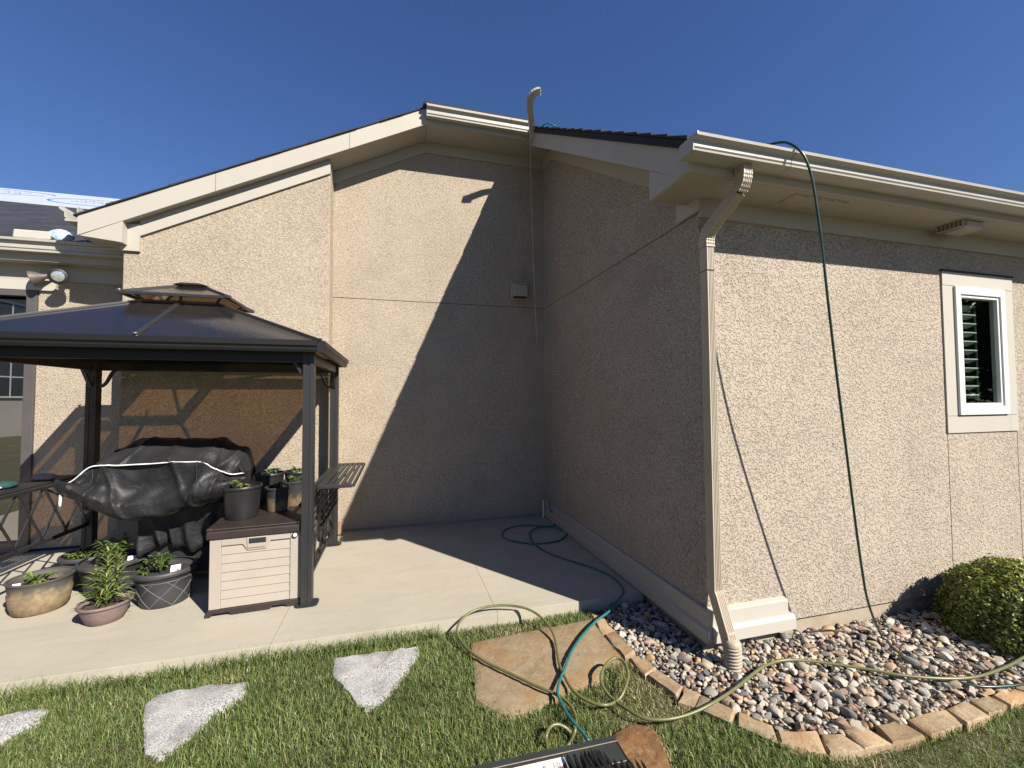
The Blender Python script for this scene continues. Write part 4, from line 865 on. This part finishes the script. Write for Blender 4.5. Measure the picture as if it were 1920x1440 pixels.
def rock_mesh(seed, sub=2):
    r = random.Random(seed); bm = bmesh.new(); bmesh.ops.create_icosphere(bm, subdivisions=sub, radius=1)
    s = Vector((r.uniform(1.0, 1.45), r.uniform(.65, 1.0), r.uniform(.45, .75))); ph = [(Vector((r.gauss(0, 1), r.gauss(0, 1), r.gauss(0, 1))).normalized(), r.uniform(1.2, 2.6), r.uniform(0, 6)) for _ in range(5)]
    cut = [(Vector((r.gauss(0, 1), r.gauss(0, 1), r.gauss(0, .8))).normalized(), r.uniform(.5, .85)) for _ in range(8)]
    vs = []
    for v in bm.verts:
        p = v.co * (1 + sum(.07 * math.sin(v.co.dot(a) * f + q) for a, f, q in ph))
        for n, d in cut:
            e = p.dot(n) - d
            if e > 0: p = p - n * e
        vs.append((p.x * s.x, p.y * s.y, p.z * s.z))
    fs = [tuple(v.index for v in f.verts) for f in bm.faces]; bm.free(); return np.array(vs), fs
def dist_edge(x, y): return 0
RM = [rock_mesh(100 + i) for i in range(16)]; RS = [rock_mesh(300 + i, 1) for i in range(16)]
rocks = []
NR = 26000
cx = RNG.uniform(1.45, 5.9, NR); cy = RNG.uniform(1.25, 3.13, NR); ok = inpoly(cx, cy, bed); cx, cy = cx[ok], cy[ok]
sz = np.clip(RNG.lognormal(math.log(.0132), .42, len(cx)), .0075, .040)
order = np.argsort(-sz); cells = {}
for i in order:
    x, y, s = cx[i], cy[i], sz[i]; okk = True; lay = 0
    for gx in range(int(x / .05) - 1, int(x / .05) + 2):
        for gy in range(int(y / .05) - 1, int(y / .05) + 2):
            for (a, b, c2) in cells.get((gx, gy), ()):
                d = math.hypot(a - x, b - y)
                if d < (s + c2) * .60: okk = False
    if not okk:
        if s > .017 or random.random() < .72: continue
        lay = 1
    cells.setdefault((int(x / .05), int(y / .05)), []).append((x, y, s)); rocks.append((x, y, s, lay))
rocks.append((2.93, 2.36, .05, 0))
def view_size(r): 
    d = np.array((r[0], r[1], -.1)) - CAM_P; z = d @ CF; px = 960 + CAM_F * (d @ CR) / z; return r[2] / np.linalg.norm(d) * (1 if px < 1930 else .2)
rocks.sort(key=view_size, reverse=True)
meshes = []
for vs_, fs_ in RM:
    me = bpy.data.meshes.new('river_rock'); me.from_pydata(vs_.tolist(), [], fs_); me.polygons.foreach_set('use_smooth', [True] * len(fs_)); me.materials.append(M['river_rock']); meshes.append(me)
    bm_ = bmesh.new(); bm_.from_mesh(me)
    for e_ in bm_.edges:
        if len(e_.link_faces) == 2 and e_.calc_face_angle(0) > .55: e_.smooth = False
    bm_.to_mesh(me); bm_.free()
def rock_z(x, y, s, lay): return -.088 + .35 * s + (.011 if lay else 0) + .006 * max(0, min(1, (y - 1.5))) + random.uniform(-.006, .008)
gloc = Vector(gb.location)
for i, (x, y, s, lay) in enumerate(rocks[:300]):
    o = bpy.data.objects.new('river_rock', meshes[i % len(meshes)]); COL.objects.link(o); o.parent = gb
    o.location = Vector((x, y, rock_z(x, y, s, lay))) - gloc; o.rotation_euler = (random.uniform(-.35, .35), random.uniform(-.35, .35), random.uniform(0, 6.28)); o.scale = (s, s, s)
    if i == len(rocks) - 1: pass
V = []; Fc = []; T = []; off = 0
for (x, y, s, lay) in rocks[300:]:
    vs_, fs_ = (RM if s > .015 else RS)[random.randrange(16)]
    R_ = np.array(Matrix.Rotation(random.uniform(0, 6.28), 3, 'Z') @ Matrix.Rotation(random.uniform(-.4, .4), 3, 'X') @ Matrix.Rotation(random.uniform(-.4, .4), 3, 'Y'))
    V.append((vs_ * s) @ R_.T + np.array((x, y, rock_z(x, y, s, lay)))); Fc += [tuple(k + off for k in f) for f in fs_]; off += len(vs_)
    c = np.array(random.choice(ROCKS)) * random.uniform(.8, 1.2); T.append(np.tile(np.append(c, 1), (len(vs_), 1)))
mm = MB(); mm.v = [tuple(p) for p in np.concatenate(V)]; mm.f = Fc; mm.mi = [0] * len(Fc)
tag(obj('river_gravel', mm, 'gravel', gb, smooth=True, tints=np.concatenate(T)), kind='stuff')

# ================================================================ GRASS
def build_grass():
    N = 330000
    x = RNG.uniform(-4.3, 5.2, N); y = RNG.uniform(1.0, 3.152, N)
    keep = ~inpoly(x, y, noturf)
    for P in flag_polys:
        c = np.mean(np.array(P)[:, :2], 0); Q = [(c[0] + (p[0] - c[0]) * .94, c[1] + (p[1] - c[1]) * .94) for p in P]; keep &= ~inpoly(x, y, Q)
    # thin, straw-coloured spots
    def blob(px, py, r): p = at(px, py, Z=-.08); return np.exp(-((x - p[0]) ** 2 + (y - p[1]) ** 2) / r ** 2)
    dry = np.clip(blob(1215, 1275, .14) + .9 * blob(1190, 1335, .16) + .9 * blob(1255, 1325, .10) + .8 * blob(1640, 1430, .16) + .6 * blob(960, 1185, .12) + .35 * blob(420, 1280, .1), 0, 1)
    low = .5 + .25 * np.sin(x * 5.1 + 1.3 * np.sin(y * 7)) + .25 * np.sin(y * 9 + 2 * np.sin(x * 3.3))
    keep &= RNG.random(N) > dry * .55
    keep &= ((x > -3.4) & (x < 4.4) & (y > 1.5)) | (RNG.random(N) < .35)
    x, y, dry, low = x[keep], y[keep], dry[keep], low[keep]; n = len(x)
    L = RNG.uniform(.028, .062, n) * (1 - .35 * dry) * (.8 + .35 * low); L *= np.where((y > 3.06) & (x < .3), 1.7 + .7 * RNG.random(n), 1.0)
    W_ = RNG.uniform(.0018, .0042, n); az = RNG.uniform(0, 2 * PI, n); lean = RNG.uniform(.1, 1.0, n) + .4 * dry
    lean_az = az + RNG.normal(0, .6, n); bend = RNG.uniform(.2, 1.0, n)
    dx, dy = np.cos(lean_az), np.sin(lean_az); sx, sy = -np.sin(az), np.cos(az)
    z0 = np.full(n, Z_LAWN)
    h1 = L * .55; h2 = L * .45; e1 = lean * .6; e2 = np.minimum(lean * .6 + bend, 1.5)
    m1 = np.stack((x + dx * h1 * np.sin(e1), y + dy * h1 * np.sin(e1), z0 + h1 * np.cos(e1)), 1)
    tip = m1 + np.stack((dx * h2 * np.sin(e2), dy * h2 * np.sin(e2), h2 * np.cos(e2)), 1)
    s = np.stack((sx * W_ / 2, sy * W_ / 2, 0 * W_), 1); b0 = np.stack((x, y, z0), 1)
    Vv = np.stack((b0 - s, b0 + s, m1 - s * .85, m1 + s * .85, tip), 1).reshape(-1, 3)
    base = np.arange(n)[:, None] * 5
    me = bpy.data.meshes.new('grass'); me.vertices.add(n * 5); me.vertices.foreach_set('co', (Vv - np.array((0, 2, Z_LAWN))).ravel())
    loops = np.concatenate((base + np.array([[0, 1, 3, 2]]), base + np.array([[2, 3, 4]])), 1).ravel()
    me.loops.add(len(loops)); me.loops.foreach_set('vertex_index', loops.astype(np.int32))
    me.polygons.add(n * 2); st = (np.arange(n)[:, None] * 7 + np.array([[0, 4]])).ravel(); me.polygons.foreach_set('loop_start', st.astype(np.int32))
    me.polygons.foreach_set('use_smooth', np.ones(n * 2, bool))
    me.update(calc_edges=True); me.validate()
    pal = np.array([(.125, .175, .046), (.17, .22, .065), (.068, .105, .026), (.24, .27, .105), (.29, .275, .12), (.42, .35, .19)])
    pr_ = RNG.random(n); idx = np.select([pr_ < .34, pr_ < .64, pr_ < .82, pr_ < .93, pr_ < .975], [0, 1, 2, 3, 4], 5)
    straw = RNG.random(n) < dry * .75; idx[straw] = RNG.integers(4, 6, straw.sum())
    c = pal[idx] * RNG.uniform(.75, 1.25, (n, 1)) * (.85 + .3 * low[:, None]); c = np.concatenate((c, np.ones((n, 1))), 1)
    a = me.attributes.new('tint', 'FLOAT_COLOR', 'POINT'); a.data.foreach_set('color', np.repeat(c, 5, 0).astype(np.float32).ravel())
    me.materials.append(M['blades'])
    o = bpy.data.objects.new('grass', me); COL.objects.link(o); o.location = (0, 2, Z_LAWN); tag(o, kind='stuff')
build_grass()

# ================================================================ SHRUB
sb = thing('shrub', 'rounded clipped boxwood shrub growing against the sunlit wall', 'shrub', (4.22, 1.98, -.1))
def shrub():
    N = 21000; th = RNG.uniform(0, 2 * PI, N); ph = np.arccos(RNG.uniform(-.35, 1, N)); rr = np.where(RNG.random(N) < .75, RNG.uniform(.90, 1.02, N), RNG.uniform(.6, .92, N))
    d = np.stack((np.sin(ph) * np.cos(th), np.sin(ph) * np.sin(th), np.cos(ph)), 1)
    lump = 1 + .035 * np.sin(7 * d[:, 0] + 3 * d[:, 2]) * np.cos(6 * d[:, 1]) + .04 * np.sin(13 * d[:, 0] + 2) * np.sin(11 * d[:, 1] + 5 * d[:, 2])
    fluff = RNG.random(N) < .05; lump = lump + fluff * RNG.uniform(0, .10, N)
    c = d * (rr * lump)[:, None] * np.array((.465, .39, .385)) + np.array((0, 0, .145)); c[:, 2] = np.maximum(c[:, 2], .01)
    nrm = d + RNG.normal(0, .55, (N, 3)); nrm /= np.linalg.norm(nrm, axis=1)[:, None]
    a = np.cross(nrm, RNG.normal(0, 1, (N, 3))); a /= np.linalg.norm(a, axis=1)[:, None]; b = np.cross(nrm, a)
    l = RNG.uniform(.009, .017, N)[:, None]; w_ = l * .56
    V = np.stack((c - a * l, c - b * w_ + nrm * .001, c + a * l, c + b * w_ + nrm * .001), 1).reshape(-1, 3)
    m_ = MB(); m_.v = [tuple(p) for p in V]; m_.f = [(4 * i, 4 * i + 1, 4 * i + 2, 4 * i + 3) for i in range(N)]; m_.mi = [0] * N
    pal = np.array([(.085, .115, .017), (.115, .15, .022), (.055, .08, .013), (.145, .17, .028)]); col = pal[RNG.integers(0, 4, N)] * RNG.uniform(.8, 1.2, (N, 1)); young = RNG.random(N) < np.clip(c[:, 2] - .36, 0, 1) * 2.4; col[young] = np.array((.30, .30, .045)) * RNG.uniform(.8, 1.1, (young.sum(), 1))
    t = np.repeat(np.concatenate((col, np.ones((N, 1))), 1), 4, 0)
    obj('foliage', m_, 'leaves', sb, local=True, tints=t)
    tk = MB(); tk.tube([(0, 0, 0), (.01, 0, .12), (.02, .01, .25)], [.03, .022, .012], 8)
    for k in range(14): a_ = k * 2.4; tk.tube([(0, 0, .06 + .01 * k), (.15 * math.cos(a_), .12 * math.sin(a_), .16 + .012 * k), (.34 * math.cos(a_), .28 * math.sin(a_), .20 + .014 * k)], [.010, .007, .003], 6)
    obj('trunk', tk, 'bark', sb, local=True, smooth=True)
shrub()

# ================================================================ HOSES
def ground_z(x, y):
    if y > 3.135 and x < 1.97: return .013
    return None
def lay(px, z0, lift=None):
    out = []
    for i, (x, y) in enumerate(px):
        p = at(x, y, Z=.012); z = .012 if (p[1] > 3.135 and p[0] < 1.96) else z0
        if lift and i in lift: z = lift[i]
        out.append(at(x, y, Z=z))
    return out
olive = [(1990, 1190), (1955, 1213), (1920, 1232), (1887, 1250), (1830, 1269), (1765, 1272), (1690, 1266), (1640, 1257), (1590, 1249), (1515, 1239), (1470, 1238), (1440, 1246), (1422, 1256), (1378, 1291), (1340, 1316), (1300, 1336), (1256, 1348), (1211, 1347), (1178, 1331), (1149, 1311), (1129, 1284), (1128, 1262), (1138, 1244), (1153, 1234), (1169, 1240), (1178, 1264), (1171, 1293), (1158, 1313), (1133, 1322), (1100, 1313), (1074, 1294), (1057, 1265), (1048, 1242), (1041, 1199), (1029, 1173), (1008, 1152), (984, 1140), (951, 1135), (918, 1137), (887, 1146), (866, 1161), (857, 1180), (864, 1201), (880, 1220), (913, 1242), (953, 1261), (1001, 1284), (1045, 1303), (1067, 1320), (1079, 1343), (1079, 1367), (1067, 1395), (1052, 1412), (1036, 1414), (1027, 1404), (1024, 1383), (1031, 1364), (1045, 1358), (1060, 1364), (1071, 1374)]
lift = {}
for i in range(len(olive)):
    if i < 15: lift[i] = -.035 if i < 12 else -.03
    elif 19 <= i <= 27: lift[i] = -.055 + .07 * math.sin((i - 19) / 8 * PI)
    elif 33 <= i <= 42: lift[i] = -.04 + .09 * math.sin((i - 33) / 9 * PI)
    elif 51 <= i <= 54: lift[i] = -.092
    elif i > 54: lift[i] = -.06 + .04 * math.sin((i - 54) / 5 * PI)
    else: lift[i] = -.042
P = catmull(lay(olive, -.042, lift), 6)
tag(obj('garden_hose', MB().tube(P, .0085, 9), 'hose_olive', smooth=True), 'olive garden hose looping over the lawn and across the river rocks', 'hose', 'garden hoses')
teal = [(1042.5, 970), (1040.5, 983.6), (1029, 986.5), (1005.6, 985.6), (984, 984.6), (959, 988.5), (943, 997), (945, 1007), (963, 1014.7), (998, 1019), (1029, 1017.6), (1052, 1012), (1062, 1001), (1054, 993), (1029, 988.5), (1005.6, 990.4), (994, 999), (997, 1013), (1013, 1028), (1037, 1040), (1066, 1050), (1099, 1060), (1130, 1072), (1153, 1085), (1167, 1102), (1167, 1114), (1153, 1132), (1140, 1148), (1116, 1166), (1090, 1194), (1071, 1223), (1060, 1251), (1050, 1275), (1045.5, 1296), (1051, 1315), (1062, 1336), (1076, 1355), (1090, 1371), (1104, 1389)]
lt = {0: .06, 1: .013, 13: .02, 14: .026, 15: .026, 23: .013, 24: .014, 25: .016, 26: .016, 27: .008, 28: -.010, 29: -.03, 33: -.025}
P = [np.array((1.938, 5.30, .232)), np.array((1.925, 5.24, .16))] + lay(teal, -.036, lt)
tag(obj('garden_hose', MB().tube(catmull(P, 6), .0085, 9), 'hose_teal', smooth=True), 'teal garden hose coiled in the patio corner and trailing onto the grass', 'hose', 'garden hoses')
# dark green hose over the gutter
g_px = [(1462, 267, 2.06), (1482, 270, 1.98), (1497, 280, 1.925), (1510, 297, 1.905), (1522, 332, 1.90), (1530, 378, 1.90), (1540, 450, 1.903), (1552, 560, 1.918), (1566, 680, 1.942), (1583, 815, 1.98), (1600, 950, 2.024), (1615, 1060, 2.065), (1628, 1130, 2.10)]
P = [np.array((2.10, 2.62, zr(2.62) + .262)), np.array((2.14, 2.40, zr(2.40) + .262)), np.array((2.20, 2.20, zr(2.2) + .262))] + [at(x, y, Y=Y) for x, y, Y in g_px]
P += [at(x, y, Z=-.048) for x, y in ((1652, 1190), (1675, 1214), (1702, 1240), (1740, 1261), (1790, 1277), (1840, 1287), (1890, 1286), (1925, 1281), (1990, 1268))]
tag(obj('garden_hose', MB().tube(catmull(P, 6), .0072, 9), 'hose_green', smooth=True), 'dark green garden hose hanging from the wing roof over the gutter', 'hose', 'garden hoses')
# blue-green hose end on the roof near the upper gutter
P = [at(1013, 244, Y=4.98), at(1018, 235, Y=4.93), at(1026, 231, Y=4.90), at(1036, 234, Y=4.88), at(1047, 239, Y=4.86), np.array((2.05, 4.72, zr(4.72) + .26)), np.array((2.6, 4.6, zr(4.6) + .255)), np.array((3.4, 4.9, zr(4.9) + .255))]
tag(obj('garden_hose', MB().tube(catmull(P, 6), .0085, 8), 'hose_teal', smooth=True), 'blue-green hose arching over the shingles beside the upper gutter', 'hose', 'garden hoses')

# ================================================================ BLACK CASE AND RAKE (bottom edge)
zc = .0
c0 = at(905, 1432, Z=zc)[:2]; c1 = at(1152, 1378, Z=zc)[:2]
ex = (c1 - c0) / np.linalg.norm(c1 - c0); ey = np.array((ex[1], -ex[0])); LC = float(np.linalg.norm(c1 - c0)); ang = math.atan2(ex[1], ex[0])
cs = thing('tool_case', 'flat black plastic case with pictogram sticker lying on the grass', 'case', (c1[0], c1[1], -.075), ang)
# local frame: x along the far edge (negative to the left), y = away from camera (far edge at 0), z up from -.075
H = zc + .075
obj('shell', MB().box(-.78, 0, -.34, 0, 0, H - .012), 'case_plastic', cs, local=True, bev=.004)
obj('rim', MB().box(-.78, 0, -.032, 0, H - .012, H).box(-.006, 0, -.145, -.032, H - .012, H - .004), 'case_plastic', cs, local=True, bev=.003)
obj('lid_panel', MB().box(-.775, -.008, -.135, -.034, H - .012, H - .006), 'case_plastic', cs, local=True, bev=.002)
obj('edge_highlight', MB().box(-.70, -.004, -.0345, -.0325, H - .0015, H + .0006).box(-.17, -.012, -.1375, -.1355, H - .007, H - .005), 'case_highlight', cs, local=True)  # pale strips painted in as the highlight along the case edges
st = obj('sticker', MB().box(-.62, -.275, -.132, -.048, H - .006, H - .0052), 'sticker', cs, local=True)
zz = H - .0048
pf = MB(); pb = MB(); pn = MB()
for k in range(5):
    x0 = -.605 + k * .064
    for a, b, c_, d_ in ((x0, x0 + .058, -.056, -.0545), (x0, x0 + .058, -.122, -.1205), (x0, x0 + .0015, -.122, -.0545), (x0 + .0565, x0 + .058, -.122, -.0545)): pf.add([(a, c_, zz), (b, c_, zz), (b, d_, zz), (a, d_, zz)], [(0, 1, 2, 3)])
    rr_ = random.Random(k)
    for q in range(5):
        pts = [(x0 + .008 + rr_.random() * .04, -.115 + rr_.random() * .05, zz) for _ in range(3)]; ribbon(pb, pts, .004, (0, 0, 1))
pn.add([(-.31, -.13, zz), (-.276, -.13, zz), (-.276, -.075, zz), (-.31, -.1, zz)], [(0, 1, 2, 3)])
obj('print', pf, 'print_grey', st, local=True); obj('print', pb, 'print_brown', st, local=True); obj('print', pn, 'print_navy', st, local=True)
rk = thing('leaf_rake', 'black plastic rake head lying across the tool case', 'rake', (.95, 1.6, -.02))
def tine(p, q, wd):
    p = Vector(p); q = Vector(q); d = (q - p); s = d.cross(Vector((0, 0, 1))).normalized() * wd / 2; t = p + d * .86; n = Vector((0, 0, .006))
    vs = [p - s, p + s, t + s, q, t - s]; vs += [v + n for v in vs]
    obj('tine', MB().add(vs, [(4, 3, 2, 1, 0), (5, 6, 7, 8, 9)] + [(i, (i + 1) % 5, (i + 1) % 5 + 5, i + 5) for i in range(5)]), 'tine', rk)
tips = [(1062, 1414, 1), (1074, 1416, 0), (1088, 1411, 0), (1098, 1415, 0), (1106, 1405, 0), (1114, 1405, 0), (1121, 1406, 0), (1131, 1411, 0), (1150, 1424, 0), (1162, 1425, 0), (1178, 1424, 0), (1190, 1425, 0), (1201, 1426, 0)]
for i, (x, y, _) in enumerate(tips):
    z = .012 + .002 * (i % 3); q = at(x, y, Z=z); r_ = at(x + 42 + (i % 2) * 4, y + 75, Z=z + .03); tine(r_, q, .0115)
obj('rake_bar', MB().beam(at(1095, 1490, Z=.045), at(1248, 1494, Z=.045), .03, .012), 'tine', rk)
obj('handle_socket', MB().tube([at(1170, 1490, Z=.05), at(1190, 1560, Z=.08)], .016, 12), 'tine', rk, smooth=True)
obj('handle', MB().tube([at(1185, 1545, Z=.075), (1.3, .95, .10), (1.75, -.1, -.04)], .012, 10), 'tine', rk, smooth=True)

# ================================================================ NEIGHBOURHOOD BEHIND THE CAMERA (seen mirrored in the door glass)
nb = thing('neighbour_house', 'neighbouring two-storey house across the lawn, mirrored in the patio door', 'house', (-18.45, -15, -.1), math.radians(-78))
obj('wall', MB().box(-7, 8, -6, 0, 0, 7.1), 'far_wall', nb, local=True)
obj('roof', MB().prism([(-7.5, 7.1), (8.5, 7.1), (6, 9.6), (-5, 9.6)], 1, -6.5, .4), 'far_roof', nb, local=True)
for x in (-5.4, -2.8, 0, 2.8, 5.6):
    for z in (2.0, 4.7):
        f = obj('window', MB().box(x - .85, x + .85, .0, .07, z - .1, z + 1.95), 'far_trim', nb, local=True)
        for sx in (-.75, .05):
            for dz, hz in ((.98, .87), (0, .9)): obj('pane', MB().box(x + sx, x + sx + .7, .06, .08, z + dz, z + dz + hz), 'far_glass', f, local=True)
tr = thing('conifer', 'bushy conifer in front of the neighbouring house, mirrored in the door', 'tree', (-19.2, -13.4, -.1))
Lv = Leaves()
for i in range(1500):
    h = random.random() ** 1.3; az = random.uniform(0, 2 * PI); r = (1 - h) * 1.25 * random.uniform(.5, 1) + .05
    Lv.strap((math.cos(az) * r * .6, math.sin(az) * r * .6, .25 + h * 3.1), az, .35 + .35 * (1 - h), .16, -.15, .4, jit((.035, .06, .03), .4), 3)
Lv.build('crown', tr)
obj('trunk', MB().tube([(0, 0, 0), (0, 0, 1.5), (0, 0, 3.2)], [.12, .08, .02], 8), 'bark', tr, local=True)

def broad_tree(x, y, h, seed, label):
    random.seed(seed); t = thing('tree', label, 'tree', (x, y, -.1), 0, 'trees behind the viewer')
    L = Leaves()
    cl = [(random.gauss(0, h * .13), random.gauss(0, h * .13), h * random.uniform(.28, .92), h * random.uniform(.10, .19)) for _ in range(16)]
    for cx_, cy_, cz_, r in cl:
        for _ in range(95):
            d = Vector((random.gauss(0, 1), random.gauss(0, 1), random.gauss(0, 1))).normalized() * r * random.uniform(.6, 1)
            L.strap((cx_ + d.x, cy_ + d.y, cz_ + d.z), random.uniform(0, 6.28), random.uniform(.35, .6), .3, random.uniform(-.6, .8), .5, jit((.05, .085, .03), .4), 2)
    L.build('crown', t)
    m_ = MB(); m_.tube([(0, 0, 0), (.05, .02, h * .4), (0, 0, h * .8)], [h * .028, h * .02, h * .006], 8)
    for cx_, cy_, cz_, r in cl[:7]: m_.tube([(0, 0, h * .3), (cx_ * .6, cy_ * .6, cz_ * .85), (cx_, cy_, cz_)], [h * .010, h * .006, .02], 5)
    obj('trunk', m_, 'bark', t, local=True, smooth=True)
broad_tree(27, -9.5, 8.5, 1, 'tall leafy tree far to the right behind the viewer, mirrored in the wing window')
broad_tree(30.6, -9.4, 10.0, 2, 'broadest leafy tree behind the viewer, mirrored at the right of the window pane')
broad_tree(23.5, -6.5, 6.0, 3, 'shortest and nearest leafy tree behind the viewer, mirrored low in the window pane')
